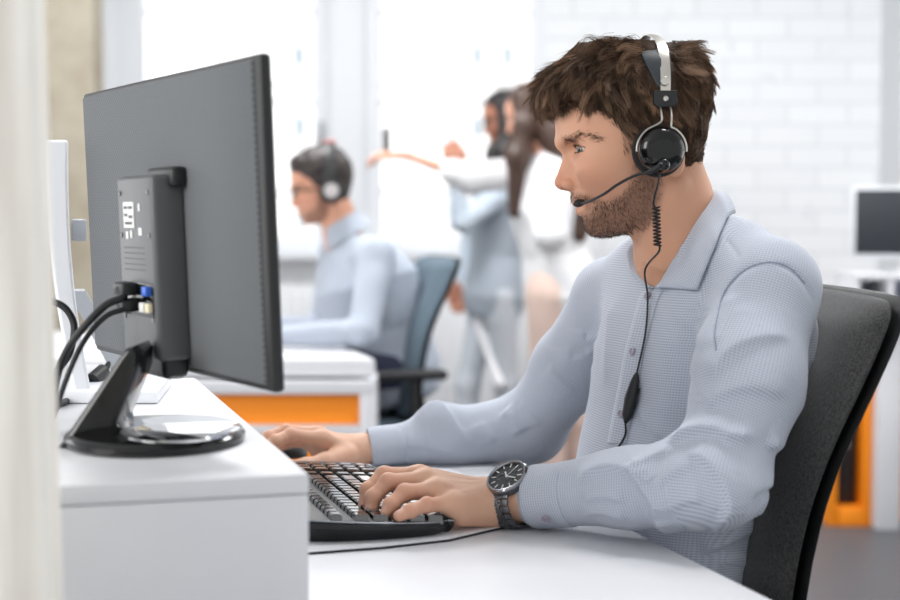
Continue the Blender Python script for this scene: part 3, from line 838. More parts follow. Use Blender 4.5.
# ---- collar
shirt_b = shirt_base
def ons(px, py, off=.003, f=None, **k):
    p = hit(f or shirt_sdf, px, py, 1.3, **k); _, g = sgrad(shirt_base, p[None], .003)
    return p + nrm(g[0]) * off
F0, B0 = P(657, 285, 1.875), P(715, 193, 1.965)
Cc = (F0 + B0) / 2; Lr = A(-.02, -1, 0) * .063
def ring(ph): return Cc + (F0 - B0) / 2 * math.cos(ph) + Lr * math.sin(ph) + A(0, 0, 0)
def leaf(outer, sgn, name='collar', foldline=None):
    n = 40; so = np.array([o[0] for o in outer]); po = np.array([o[1] for o in outer]); S = np.linspace(0, 1, n); m = 9
    fo = np.array([ring(sgn * math.pi * (s ** 1.0)) for s in S])
    if foldline is not None: fo = spline(foldline, n)
    ou = np.stack([np.interp(S, so, po[:, k]) for k in range(3)], 1)
    mid = Cc - A(0, 0, .03)
    V = []
    for j in range(m):
        t = j / (m - 1); q = fo * (1 - t) + ou * t
        o = nrm(nrm(fo - Cc) + A(0, 0, .5)); V.append(q + o * (.0075 * math.sin(math.pi * min(1, t * 1.0)) ** .8)[..., None] if False else q + o * .0075 * math.sin(math.pi * t) ** .7)
    inn = [fo - nrm(fo - Cc) * .0045 + (A(0, 0, -1) * .001), fo - nrm(fo - Cc) * .005 - A(0, 0, .012), fo - nrm(fo - Cc) * .006 - A(0, 0, .028)]
    V = inn[::-1] + V
    mm = len(V); F = [[i * n + k, i * n + k + 1, (i + 1) * n + k + 1, (i + 1) * n + k] for i in range(mm - 1) for k in range(n - 1)]
    V = np.concatenate(V)
    c = obj(name, V, F, shirtmat, shirt)
    uv = np.stack([np.tile(np.linspace(0, .2, n), mm), np.repeat(np.arange(mm) * .0075, n)], 1); setuv(c, uv)
    md = c.modifiers.new('thickness', 'SOLIDIFY'); md.thickness = .0018; md.offset = 0
    return c
bk = B0 + A(.022, .004, -.022)
leaf([(0, ons(661, 288, .004)), (.20, ons(699, 291, .004)), (.36, ons(709, 268, .005)), (.52, ons(719, 244, .006)), (.70, ons(728, 221, .006)), (.84, B0 + A(.020, -.035, -.026)), (1, bk)], 1,
     foldline=[P(659, 285, 1.845), P(671, 264, 1.846), P(684, 241, 1.850), P(698, 216, 1.862), P(711, 194, 1.900), P(718, 191, 1.935), B0])
leaf([(0, ons(657, 288, .004)), (.10, ons(651, 289, .004)), (.26, ons(634, 275, .005)), (.44, ons(631, 258, .006)), (.62, P(640, 240, 2.03)), (.82, P(690, 214, 2.04)), (1, bk)], -1,
     foldline=[F0, P(648, 266, 1.915), P(643, 244, 1.955), P(652, 226, 1.995), P(690, 206, 2.015), B0])
# ---- placket and buttons
cl = [(654, 291), (649, 300), (642, 325), (635, 352), (629, 384), (623, 415), (617.5, 443)]
PW = 48; base_ = spline([(x, y, 0) for x, y in cl], PW)
rows = []
for j, (dx, off) in enumerate([(-9.6, .0002), (-9.2, .0020), (-5, .0022), (0, .0022), (5, .0022), (8.6, .0020), (9.0, .0002)]):
    rows.append([ons(x + dx, y, off) for x, y, _ in base_])
rows = np.array(rows); V = rows.reshape(-1, 3)
F = [[i * PW + k, i * PW + k + 1, (i + 1) * PW + k + 1, (i + 1) * PW + k] for i in range(6) for k in range(PW - 1)]
pl = obj('placket', V, F, shirtmat, shirt); setuv(pl, np.stack([np.repeat(np.arange(7) * .005, PW), V[:, 2]], 1))
for x, y in ((649.3, 297), (634.6, 352), (623.2, 414)):
    p = ons(x, y, .0032); _, g = sgrad(shirt_base, p[None], .003); button(p, nrm(g[0]))
ph = R_(-152); rb = RmL[:, 0] * math.cos(ph) * .92 + RmL[:, 1] * math.sin(ph)
def cuffbutton(W, ax, s, px, py):
    c = W + ax * s; d = nrm(ray(px, py)); o = CAMP - c            # where the view ray meets the cuff
    f = lambda p: cap(p, W, W + ax * .2, .0414)
    p = hit(f, px, py); n = nrm((p - W) - ax * ((p - W) @ ax)); button(p + n * .0004, n)
cuffbutton(WL, axL, .05, 546, 519)
# ---------------------------------------------------------------- headset
black = mat('black_gloss_plastic', (9, 10, 11), .14, coat=.2, spec=.35)
blackm = mat('black_matte_plastic', (24, 25, 27), .45)
steel = mat('brushed_steel', (206, 202, 194), .28, metal=1.0)
padm = mat('dark_leatherette', (44, 50, 54), .6, bump=(500, .2, .0006))
foam = mat('black_foam', (20, 20, 21), .9, bump=(700, .4, .001))
HBL = lambda px, py, v: l2w(A(U(px), v, Z(py)))              # point by profile position and lateral offset
def near(px, py, v):                                          # point at lateral offset v seen at the pixel
    Y = 1.9 - v
    return P(px, py, Y)
hs = thing('headset', 'black wired headset with steel headband worn by the bearded man in front', 'headset', H0 + A(0, 0, -.02))
cupc = near(661, 150, .106)
Rc = frame(nrm(A(-.06, -1, .03)), (1, 0, 0))
m = MB(); m.lathe([(.0001, .0165), (.012, .0160), (.020, .0135), (.0255, .0085), (.0278, .002), (.0280, -.004), (.026, -.008), (.0001, -.008)], cupc, Rc, 56)
cup = m.build('earcup', black, hs)
m = MB(); m.lathe([(.010, -.006), (.024, -.005), (.0300, -.009), (.0318, -.015), (.0300, -.021), (.024, -.024), (.012, -.0235), (.010, -.018)], cupc + A(-.002, .001, 0), Rc, 48)
m.build('ear_cushion', foam, hs)
cup2 = A(cupc[0] + .004, 2 * 1.9 - cupc[1] + .004, cupc[2]); Rc2 = frame(nrm(A(-.06, 1, .03)), (1, 0, 0))
m = MB(); m.lathe([(.0001, .0165), (.012, .0160), (.020, .0135), (.0255, .0085), (.0278, .002), (.0280, -.004), (.026, -.008), (.0001, -.008)], cup2, Rc2, 40); m.build('earcup', black, hs)
m = MB(); m.lathe([(.010, -.006), (.024, -.005), (.0300, -.009), (.0318, -.015), (.0300, -.021), (.024, -.024), (.012, -.0235), (.010, -.018)], cup2, Rc2, 32); m.build('ear_cushion', foam, hs)
# steel band over the head, an upright arch seen from its side
top = near(651, 38, 0.0)
def band(path, w0, th, name, mt, tw=None):
    p = spline(path, 60); T = nrm(np.gradient(p, axis=0)); rings = []
    for i in range(len(p)):
        W = A(1, 0, 0) + (tw(i / 59) if tw else 0); W = nrm(W - T[i] * (W @ T[i])); N = np.cross(T[i], W)
        w = w0(i / 59) if callable(w0) else w0
        a = [(-w, -th), (-w * .6, -th * 1.5), (w * .6, -th * 1.5), (w, -th), (w, th), (w * .6, th * 1.5), (-w * .6, th * 1.5), (-w, th)]
        rings.append(np.array([p[i] + W * x + N * y for x, y in a]))
    m = MB(); m.loft(rings); return m.build(name, mt, hs, sharp=40)
arch = [near(665.5, 95, .097), near(665.5, 72, .093), near(663.5, 52, .078), near(659, 40, .052), near(652.5, 35.0, .018), near(647, 36.5, -.020), near(643, 45, -.058), near(641, 62, -.084), near(641, 95, -.098)]
band(arch, lambda t: .0060, .0006, 'headband', steel)
parch = [near(662, 88, .0935), near(657, 70, .089), near(652, 56, .078), near(648, 49.5, .050), near(646, 48, .015), near(644, 50, -.025), near(641, 60, -.07), near(642, 86, -.093)]
band(parch, lambda t: .0025 + .0105 * math.sin(math.pi * min(max((t - .0) / .92, 0), 1)) ** .6, .0022, 'head_pad', padm)
for v, x0 in ((.099, 665), (-.099, 642)):
    s = 1 if v > 0 else -1; c = near(x0, 99, v); Rb = np.stack([A(1, 0, 0), A(0, -1, 0), A(0, 0, 1)], 1)
    m = MB(); w, h = .0143, .0098
    Rf = frame(A(0, -s, 0), (1, 0, 0)); up = 1 if (Rf @ A(0, 1, 0))[2] > 0 else -1
    poly = [(-w, -h * .55), (-w * .7, -h), (w * .7, -h), (w, -h * .55), (w, h), (-w, h)]
    m.prism([(x, y * up) for x, y in poly][::up], -.004, .006, Rf, c, bev=.0015)
    sl = m.build('slider_block', blackm, hs)
    m = MB(); m.lathe([(.0001, .0085), (.0016, .0084), (.0030, .0078), (.0034, .006), (.0001, .006)], c, Rf, 20); m.build('screw', steel, hs)
    m = MB(); m.lathe([(.0001, .0012), (.0050, .0010), (.0056, .0002), (.0001, 0)], near(x0 - .2, 81, v + s * .0), frame(A(0, -s, .1), (1, 0, 0)), 24); m.build('rivet_cap', steel, hs)
    cc = cupc if s > 0 else cup2
    for dx in (-1, 1):
        p0 = c + A(dx * .0060, 0, -.006); vy = cc[1] - s * .006
        pts = [p0, A(p0[0], vy, p0[2] - .012), A(p0[0], vy, cc[2] + .0335)]
        for a in np.linspace(68, -4, 9): pts.append(A(cc[0] + dx * .0295 * math.cos(R_(a)), vy, cc[2] + .0295 * math.sin(R_(a))))
        m = MB(); m.tube(spline(pts, 44), .00125, 8); m.build('yoke_wire', steel, hs)
# microphone boom
pb = near(664, 164.5, .126)
m = MB(); m.ball(pb, .0072, n=14); m.lathe([(.0001, -.016), (.0078, -.016), (.0082, -.004), (.0060, .002), (.0001, .003)], pb, Rc, 24); m.build('boom_joint', black, hs)
bp = [pb + A(-.002, -.002, 0), near(650, 171.5, .124), near(634, 176, .116), near(617, 185, .106), near(604, 194, .092), near(590, 201, .068), near(581, 203.5, .046)]
m = MB(); m.tube(spline(bp, 60), np.interp(np.linspace(0, 1, 60), [0, .14, .22, 1], [.0036, .0032, .0018, .0017]), 10); m.build('microphone_boom', blackm, hs)
mc = near(579, 203, .040)
m = MB(); m.ball(mc, (.0078, .0055, .0048), frame(A(-.1, -.4, .9), (-.9, -.4, -.15)), 14); m.build('microphone_capsule', blackm, hs)
# cable: straight, coiled, straight, inline remote, straight
c0 = [cupc + A(-.002, -.004, -.026), near(658.5, 182, .115), near(655.5, 193, .108), near(653.5, 203, .100), near(655, 208, .098)]
m = MB(); m.tube(spline(c0, 24), .0013, 8); m.build('cable', blackm, hs)
a = np.linspace(0, 1, 260); ca, cb = near(656, 207, .098), near(657.5, 246, .098)
ax_ = nrm(cb - ca); Rk = frame(ax_, (1, 0, 0)); co = ca + np.outer(a, cb - ca) + .0042 * (np.outer(np.cos(a * 2 * math.pi * 11), Rk[:, 0]) + np.outer(np.sin(a * 2 * math.pi * 11), Rk[:, 1]))
m = MB(); m.tube(co, .00115, 6); m.build('coiled_cable', blackm, hs)
r0, r1 = ons(641.5, 373, .007), ons(630, 424, .007)
c1 = [cb + A(.002, 0, .002), near(658.5, 252, .097), ons(655, 275, .016, shirt_base), ons(652.5, 300, .008), ons(649, 335, .006), r0]
m = MB(); m.tube(spline(c1, 50), .0013, 8); m.build('cable', blackm, hs)
rp = np.array([r0 + (r1 - r0) * t for t in np.linspace(0, 1, 14)])
m = MB(); m.tube(rp, np.interp(np.linspace(0, 1, 14), [0, .12, .5, .85, 1], [.0018, .0050, .0088, .0068, .0018]), 14, sq=(1, .75)); rem = m.build('inline_remote', blackm, hs)
m = MB(); m.box((r0 + r1) / 2 + A(.0066, -.004, .0), (.0022, .004, .026), frame(nrm(r0 - r1), (1, 0, 0)), .0008); m.build('volume_slider', black, hs)
c2 = [r1, ons(628, 434, .004), ons(623, 444, .0035), ons(617, 452, .004, lambda p: torso(p)), ons(611, 462, .002, lambda p: torso(p))]
m = MB(); m.tube(spline(c2, 24), .0013, 8); m.build('cable', blackm, hs)
# ---------------------------------------------------------------- wristwatch on the near wrist
wc = WL + axL * .0145
gun = mat('gunmetal', (112, 114, 118), .32, metal=.9)
gund = mat('gunmetal_dark', (34, 35, 38), .35, metal=.7)
lume = mat('watch_marker_white', (220, 222, 220), .4)
nz = A(-.06, -.60, .80); nz = nrm(nz - axL * (nz @ axL)); Rw_ = frame(nz, axL) * 1.12
dc = wc + nz * .0345 + axL * .0045; print('dial', proj(dc))
wt_ = thing('wristwatch', 'gunmetal chronograph watch with dark dial on the bearded man\'s near wrist', 'watch', dc)
m = MB(); m.lathe([(.0001, -.0075), (.020, -.0075), (.0228, -.005), (.0246, -.001), (.0244, .0022), (.0232, .0030), (.0205, .0034), (.0200, .0030), (.0001, .0030)], dc, Rw_, 56); case = m.build('watch_case', gun, wt_)
m = MB(); m.lathe([(.0240, .0022), (.0238, .0036), (.0222, .0050), (.0206, .0048), (.0200, .0034), (.0210, .0020)], dc, Rw_, 64); m.build('bezel', mat('polished_steel', (150, 152, 156), .14, metal=1.0), wt_)
m = MB(); m.lathe([(.0001, .0032), (.0194, .0032), (.0194, .0030), (.0001, .0029)], dc, Rw_, 48); dial = m.build('dial', gund, wt_)
m = MB()
for k in range(12):
    a = k * math.pi / 6; Rk = Rw_ @ rotz(a); m.box(dc + Rk @ A(.0158, 0, .0034), (.0046 if k % 3 else .0056, .0011, .0004), Rk)
m.build('hour_marker', lume, dial, smooth=False) if False else m.build('hour_markers', lume, wt_, smooth=False)
for (x, y) in ((-.0075, 0), (.004, .0065), (.004, -.0065)):
    m = MB(); m.lathe([(.0040, .0032), (.0044, .0035), (.0047, .0032)], dc + Rw_ @ A(x, y, 0), Rw_, 24); m.build('subdial_ring', gun, wt_)
for nm, a, L, w in (('hour_hand', 2.1, .0095, .0016), ('minute_hand', -.35, .0145, .0012), ('second_hand', 1.0, .0155, .0005)):
    Rk = Rw_ @ rotz(a); m = MB(); m.box(dc + Rk @ A(L / 2 - .002, 0, .0038), (L, w, .0003), Rk); m.build(nm, lume, wt_, smooth=False)
for a in (-.5, 0, .5):
    Rk = Rw_ @ rotz(math.pi + a); m = MB(); m.lathe([(.0001, 0), (.0022, 0), (.0026, .001), (.0026, .004), (.0020, .0045), (.0001, .0045)], dc + Rk @ A(.0232, 0, -.002), frame(Rk[:, 0], Rk[:, 2]), 16); m.build('crown' if a == 0 else 'pusher', gun, wt_)
# bracelet: links round the oval wrist, centre column of small links
nl = 32; yb = np.cross(nz, axL)
def bp_(t):
    d = yb * math.cos(t) + nz * math.sin(t); rr = .015
    while hL((wc + d * rr)[None])[0] < .0018 and rr < .05: rr += .0008
    return wc + d * rr
cnt = {}
for k in range(nl):
    t = math.pi / 2 + (k + .5) * 2 * math.pi / nl
    if abs(((t - math.pi / 2 + math.pi) % (2 * math.pi)) - math.pi) < .50: continue
    p = bp_(t); tg = nrm(bp_(t + .05) - bp_(t - .05)); n = nrm(np.cross(tg, axL)); n = n if n @ (p - wc) > 0 else -n
    Rl = np.stack([axL, tg, n], 1); L = np.linalg.norm(bp_(t + math.pi / nl) - bp_(t - math.pi / nl)) * .98
    m = MB(); m.box(p - axL * .0080, (.0086, L * .9, .0028), Rl, .0006); m.box(p + axL * .0080, (.0086, L * .9, .0028), Rl, .0006)
    for j, dx in enumerate((-.0022, 0, .0022)): m.box(p + axL * dx + tg * (L * .5 if j == 1 else 0), (.0020, L * .95, .0030), Rl, .0005)
    m.build('bracelet_link', gund if False else gun, wt_)
# ---------------------------------------------------------------- desk, counter and what stands on them
ANG = R_(16.5); E1 = A(-math.sin(ANG), math.cos(ANG), 0); E2 = A(-math.cos(ANG), -math.sin(ANG), 0)
DO = A(.222, 1.75, 0); RD = np.stack([E1, np.cross(A(0, 0, 1), E1), A(0, 0, 1)], 1)     # x along the user's edge, y towards the counter
if RD[:, 1] @ E2 < 0: RD[:, 1] = E2
def D(a, b, z=0): return DO + a * E1 + b * E2 + A(0, 0, z)
white = mat('white_laminate', (220, 221, 225), .38, spec=.4, var=(9, (216, 217, 222)))
whitee = mat('white_edge', (226, 228, 232), .5)
grey_m = mat('grey_metal', (150, 153, 158), .4, metal=.6)
dsk = thing('desk', 'white laminate desk where the bearded man types, with keyboard and mat on it', 'desk', D(-.1, .22))
m = MB(); m.box(D(-.205, .222, .7375), (1.59, .440, .025), RD, .0015); m.build('desktop', white, dsk)
for a in (-.92, .52):
    m = MB(); m.box(D(a, .235, .3625), (.03, .42, .722), RD, .002); m.build('leg', white, dsk)
m = MB(); m.box(D(-.2, .42, .53), (1.40, .018, .36), RD, .001); m.build('modesty_panel', white, dsk)
ctr = thing('counter', 'white raised counter block in front of the desk carrying the black monitor', 'counter', D(.16, .75))
m = MB(); m.box(D(.161, .737, .4335), (.864, .580, .867), RD, .0015); m.build('carcass', white, ctr)
m = MB(); m.box(D(.161, .737, .8770), (.8645, .5805, .018), RD, .0018); m.build('countertop', white, ctr)
# desk mat
rub = mat('mat_edge_black', (30, 30, 34), .6); pap = mat('mat_white', (240, 241, 245), .3)
mt = thing('desk_mat', 'thin white desk mat with dark edge under the black keyboard', 'desk mat', D(.25, .25, .75))
pl_ = [(.085, .085), (.074, .115), (.066, .142), (.040, .185), (.014, .228), (-.002, .31), (-.008, .432), (.455, .432), (.475, .42), (.485, .40), (.485, .105), (.475, .09), (.45, .085)]
m = MB(); m.prism(pl_, .7503, .7525, RD, DO); m.build('mat_base', rub, mt)
m = MB(); m.prism([(.235 + (x - .235) * .994, .26 + (y - .26) * .994) for x, y in pl_], .7526, .7534, RD, DO); m.build('mat_top', pap, mt)
# keyboard
kb = thing('keyboard', 'black ergonomic keyboard with curved front under the bearded man\'s near hand', 'keyboard', D(.25, .30, .753))
kbm = mat('keyboard_shell', (24, 25, 28), .42, spec=.4); kbk = mat('key_black', (16, 17, 19), .10, coat=1.0, spec=1.0); kbk.node_tree.nodes['Principled BSDF'].inputs['Coat IOR'].default_value = 1.75
kbs = mat('keyboard_silver_trim', (150, 153, 158), .25, metal=.7)
KA0, KA1, KB0, KB1 = .020, .470, .215, .392
def kp(n=40):
    """rounded outline with a bulging near end"""
    pts = []
    for t in np.linspace(0, 1, 12): pts.append((KA0 + .012 * (2 * t - 1) ** 2 + (.010 if t < .08 else 0), KB0 + .006 + (KB1 - KB0 - .012) * t))
    for t in np.linspace(0, 1, 14): pts.append((KA0 + .02 + (KA1 - KA0 - .04) * t, KB1 - .004 * math.sin(math.pi * t)))
    for t in np.linspace(1, 0, 12): pts.append((KA1 - .012 * (2 * t - 1) ** 2, KB0 + .006 + (KB1 - KB0 - .012) * t))
    for t in np.linspace(1, 0, 14): pts.append((KA0 + .02 + (KA1 - KA0 - .04) * t, KB0 + .004 * math.sin(math.pi * t)))
    return pts
ol = np.array(kp()); cen = ol.mean(0)
KZ = .7540
def lev(s, z, sl=0): return [D(*(cen + (q - cen) * s), KZ + z + sl * (q[1] - KB0)) for q in ol]
m = MB(); m.loft([lev(.955, 0), lev(.975, .003, .04), lev(1.0, .009, .05), lev(1.0, .0125, .06), lev(.985, .0140, .07), lev(.955, .0146, .07)]); m.build('keyboard_body', kbm, kb)
m = MB(); m.tube(np.array(lev(.992, .0145, .066) + lev(.992, .0145, .066)[:1]), .0012, 6, caps=False); m.build('trim', kbs, kb)
m = MB()
def keyz(b): return KZ + .0125 + .07 * (b - KB0)
Rk = np.stack([RD[:, 0], nrm(RD[:, 1] + A(0, 0, .07)), np.cross(RD[:, 0], nrm(RD[:, 1] + A(0, 0, .07)))], 1)
def key(a, b, w, d=.0158):
    b_ = bmesh.new(); bmesh.ops.create_cube(b_, size=1.0)
    for x in b_.verts:
        top = x.co.z > 0; s = .84 if top else 1.0
        x.co = Vector((x.co.x * (w - .0016) * s if w < .03 else x.co.x * (w - .0016 - (0 if not top else .0026)), x.co.y * d * s, x.co.z * .0105))
    bmesh.ops.bevel(b_, geom=list(b_.edges), offset=.0011, segments=2, affect='EDGES')
    mb = MB(); mb.bm(b_, (Rk, D(a, b, keyz(b) + .0040))); mb.build('key', kbk, kb)
U1 = .0187; B_ = KB0 + .024
rows_k = [[1.35, 1.2, 1.35, 5.6, 1.35, 1.2, 1.35], [2.1] + [1] * 10 + [2.1], [1.7] + [1] * 11 + [1.9], [1.4] + [1] * 12 + [1.4], [1] * 13 + [1.8], [1] * 14]
nk = 0
for r_i, row in enumerate(rows_k):
    a = KA0 + .010; sc_ = .282 / sum(row)
    for w in row:
        key(a + w * sc_ / 2, B_ + r_i * .0218 + (.008 if r_i == 5 else 0), w * sc_, .0190 if r_i < 5 else .015); nk += 1; a += w * sc_
for r_i in range(5):
    for c in range(5):
        if nk < 99 and not (c == 1): key(KA0 + .312 + c * .0215 - (.006 if c > 1 else 0), B_ + r_i * .0218, .0187, .0190); nk += 1
# mouse under the far hand
mo = thing('computer_mouse', 'black computer mouse held under the bearded man\'s far hand', 'mouse', onz(278, 462, .75))
mc_ = onz(272, 458, .75); fa = nrm(A(-.97, -.2, 0)); Rm_ = frame(A(0, 0, 1), fa)
def mouse(p):
    d = ell(p, mc_ + A(0, 0, .004), A(.055, .030, .028), Rm_); return smax(d, .7505 - p[:, 2], .003)
v, f = nets(mouse, mc_ - A(.07, .05, .01), mc_ + A(.07, .05, .05), .002); obj('mouse_shell', v, f, blackm, mo)
m = MB(); m.lathe([(.0001, -.003), (.008, -.003), (.009, 0), (.008, .003), (.0001, .003)], mc_ + fa * .030 + A(0, 0, .022), frame(np.cross(fa, A(0, 0, 1)), (0, 0, 1)), 20); m.build('scroll_wheel', grey_m, mo)
# ---------------------------------------------------------------- black monitor seen from behind
MW = nrm(A(-.51, .86, 0)); MN = nrm(A(-.86, -.51, 0)); til = R_(2.2)
MU = nrm(A(0, 0, 1) * math.cos(til) + MN * math.sin(til)); MNt = nrm(MN * math.cos(til) - A(0, 0, 1) * math.sin(til))
RM = np.stack([MW, MU, MNt], 1); M0 = A(-.1660, 1.42, .953)          # lower near corner of the back
if np.linalg.det(RM) < 0: pass
def MP(s, h, n=0): return M0 + MW * s + MU * h + MNt * n
mon = thing('monitor', 'large black flat monitor seen from behind on the white counter', 'monitor', A(-.31, 1.57, .886))
def dotmat():
    m = mat('monitor_back_grey', (86, 89, 93), .7, spec=.25)
    nt = m.node_tree; b = nt.nodes['Principled BSDF']; L = nt.links
    tc = nt.nodes.new('ShaderNodeTexCoord'); mp = nt.nodes.new('ShaderNodeMapping'); mp.inputs['Rotation'].default_value = (0, 0, 0)
    uv = nt.nodes.new('ShaderNodeUVMap'); uv.uv_map = 'weave'
    vo = nt.nodes.new('ShaderNodeTexVoronoi'); vo.inputs['Scale'].default_value = 210; vo.inputs['Randomness'].default_value = 0.0
    mp.inputs['Rotation'].default_value = (0, 0, R_(45)); L.new(uv.outputs[0], mp.inputs[0]); L.new(mp.outputs[0], vo.inputs['Vector'])
    rp = nt.nodes.new('ShaderNodeMapRange'); rp.inputs[1].default_value = .25; rp.inputs[2].default_value = .5; L.new(vo.outputs['Distance'], rp.inputs[0])
    mx = nt.nodes.new('ShaderNodeMix'); mx.data_type = 'RGBA'; mx.inputs[6].default_value = lin((78, 81, 84)); mx.inputs[7].default_value = lin((106, 109, 112))
    L.new(rp.outputs[0], mx.inputs[0]); L.new(mx.outputs[2], b.inputs['Base Color'])
    bp = nt.nodes.new('ShaderNodeBump'); bp.inputs['Strength'].default_value = .4; bp.inputs['Distance'].default_value = .0006; L.new(vo.outputs['Distance'], bp.inputs['Height']); L.new(bp.outputs[0], b.inputs['Normal'])
    return m
W_, H_ = .552, .322
def mbox(s0, s1, h0, h1, n0, n1, bev=0, seg=3):
    mb = MB(); c = MP((s0 + s1) / 2, (h0 + h1) / 2, (n0 + n1) / 2); mb.box(c, (s1 - s0, h1 - h0, n1 - n0), RM, bev, seg); return mb
bz = mbox(0, W_, 0, H_, -.011, .0015, .0045).build('bezel', blackm, mon)
bb = mbox(.015, W_ - .004, .006, H_ - .004, -.010, .004, .0035)
V = np.concatenate(bb.v); o = bb.build('back_cover', dotmat(), mon); setuv(o, np.stack([(V - M0) @ MW, (V - M0) @ MU], 1))
mbox(.012, W_ - .012, .014, H_ - .010, -.0122, -.0112, 0).build('screen', mat('screen_glass', (12, 13, 16), .08, coat=.5), mon)
gm = mat('monitor_box_grey', (78, 80, 83), .42); gl2 = mat('label_white', (214, 214, 212), .5); gl3 = mat('label_print', (70, 70, 72), .6)
S0, S1 = .208, .322
hb = mbox(S0, S1, .016, .214, .002, .040, .006, 3).build('electronics_box', gm, mon)
mbox(S0 - .012, S1 - .045, .200, .222, .002, .022, .006).build('box_cap', blackm, mon)
mbox(S0 + .004, S1 - .004, -.004, .060, .004, .034, .008, 3).build('hinge_housing', blackm, mon)
for hh in (.060, .150, .196):
    for ss in (S0 + .012, S1 - .012):
        m = MB(); m.lathe([(.0001, .0), (.0028, 0), (.0028, .0008), (.0001, .0006)], MP(ss, hh, .0402), frame(MNt, MW), 12); m.build('screw', black, mon)
lab = mbox(.266, .300, .158, .186, .0402, .0406).build('label_sticker', gl2, mon, smooth=False)
for i, (a, b, h) in enumerate(((.286, .297, .180), (.270, .283, .180), (.286, .297, .172), (.270, .283, .170), (.272, .296, .163))):
    mbox(a, b, h - .0016, h + .0016, .0406, .0408).build('label_print', gl3, mon, smooth=False)
for a, b, h0, h1 in ((.243, .253, .150, .158), (.274, .280, .147, .155), (.287, .294, .146, .154), (.246, .251, .176, .184)):
    mbox(a, b, h0, h1, .0402, .0406).build('label_sticker', gl2, mon, smooth=False)
for k in range(5): mbox(.238, .304, .136 - k * .006, .1372 - k * .006, .0402, .0404).build('embossed_line', blackm, mon, smooth=False)
mbox(S0 + .006, S1 - .004, .062, .100, .036, .0412, .003).build('port_recess', black, mon)
blu = mat('port_blue', (40, 92, 190), .4); yel = mat('port_ivory', (214, 204, 176), .4)
mbox(S0 + .010, S0 + .024, .086, .096, .040, .048, .001).build('port', blu, mon)
mbox(S0 + .010, S0 + .022, .068, .078, .040, .046, .001).build('port', yel, mon)
mbox(S0 + .026, S0 + .040, .068, .078, .040, .046, .001).build('port', gl2, mon)
for h in (.092, .074): mbox(.264, .298, h - .007, h + .007, .040, .058, .003).build('plug', blackm, mon)
# stand: slanted leg rising from an oval base with a polished plate
SC_ = A(-.309, 1.565, .8862)
a = np.linspace(0, 2 * np.pi, 72, endpoint=False); ex = A(1, .08, 0); ey = A(-.08, 1, 0)
def oval(k, z): return SC_ + A(0, 0, z) + np.outer(np.cos(a) * .093 * k, ex) + np.outer(np.sin(a) * .118 * k, ey)
m = MB(); m.loft([oval(.96, 0), oval(1.0, .003), oval(1.0, .008), oval(.965, .0125), oval(.94, .0135)]); m.build('stand_base', black, mon)
chrome = mat('polished_chrome', (228, 230, 232), .04, metal=1.0)
def oval2(k, z): return SC_ + A(.026, -.006, z) + np.outer(np.cos(a) * .062 * k, ex) + np.outer(np.sin(a) * .096 * k, ey)
m = MB(); m.loft([oval2(1, .0125), oval2(1, .0150), oval2(.97, .0160)]); m.build('base_plate', chrome, mon)
pq = [P(x, y, 1.54) for x, y in ((64, 446), (70, 436), (126, 353), (132, 346), (139, 344), (144, 351), (143, 368), (123, 417), (125, 446))]
m = MB(); m.prism([(q[0], max(q[2], .887)) for q in pq], -.055, .030, np.stack([A(1, 0, 0), A(0, 0, 1), A(0, -1, 0)], 1), A(0, 1.54, 0), bev=.006, seg=3); m.build('stand_leg', black, mon)
m = MB(); m.tube([MP(.232, .012, .018), MP(.300, .012, .018)], .013, 20); m.build('hinge', blackm, mon)
# ---------------------------------------------------------------- white monitor edge-on behind it
wp = mat('white_plastic', (226, 229, 234), .3, coat=.2); gp_ = mat('grey_plastic', (170, 174, 180), .45)
wm = thing('monitor', 'white monitor seen edge-on beside the concrete pillar at the left', 'monitor', A(-.46, 2.03, .886))
Tt, Tb = P(56, 147, 2.10), P(82, 388, 2.10)
pr = []
va = nrm(A(-.262, 1, 0)); xa = A(.967, .255, 0)
for t in np.linspace(0, 1, 14):
    c = Tt * (1 - t) + Tb * t + xa * (-.010 * math.sin(math.pi * t))
    w = .0150 * (1 - .25 * t)
    pr.append([c + xa * w + va * -.20, c + xa * w + va * .24, c - xa * w * .9 + va * .24, c - xa * w * .9 + va * -.20])
m = MB(); m.loft([np.array(q) for q in pr]); o = m.build('monitor_case', wp, wm, smooth=False); bv_ = o.modifiers.new('round', 'BEVEL'); bv_.width = .004; bv_.segments = 3
m = MB(); m.box(P(79, 230, 2.10) + va * .0, (.020, .06, .030), np.stack([xa, va, A(0, 0, 1)], 1), .003); m.build('bracket', gp_, wm)
m = MB(); m.loft([np.array([P(76, 290, 2.12) + xa * x + va * y for x, y in ((-.012, -.03), (.012, -.03), (.012, .03), (-.012, .03))]), np.array([A(-.445, 2.06, .900) + xa * x + va * y for x, y in ((-.016, -.04), (.016, -.04), (.016, .04), (-.016, .04))])]); m.build('stand_neck', gp_, wm, smooth=False)
poly = [onz(40, 404, .886), onz(158, 404, .886), onz(172, 386, .886), onz(165, 377, .886), onz(60, 374, .886)]
m = MB(); m.prism([(q[0], q[1]) for q in poly], .8862, .902, bev=.003); m.build('stand_foot', wp, wm)
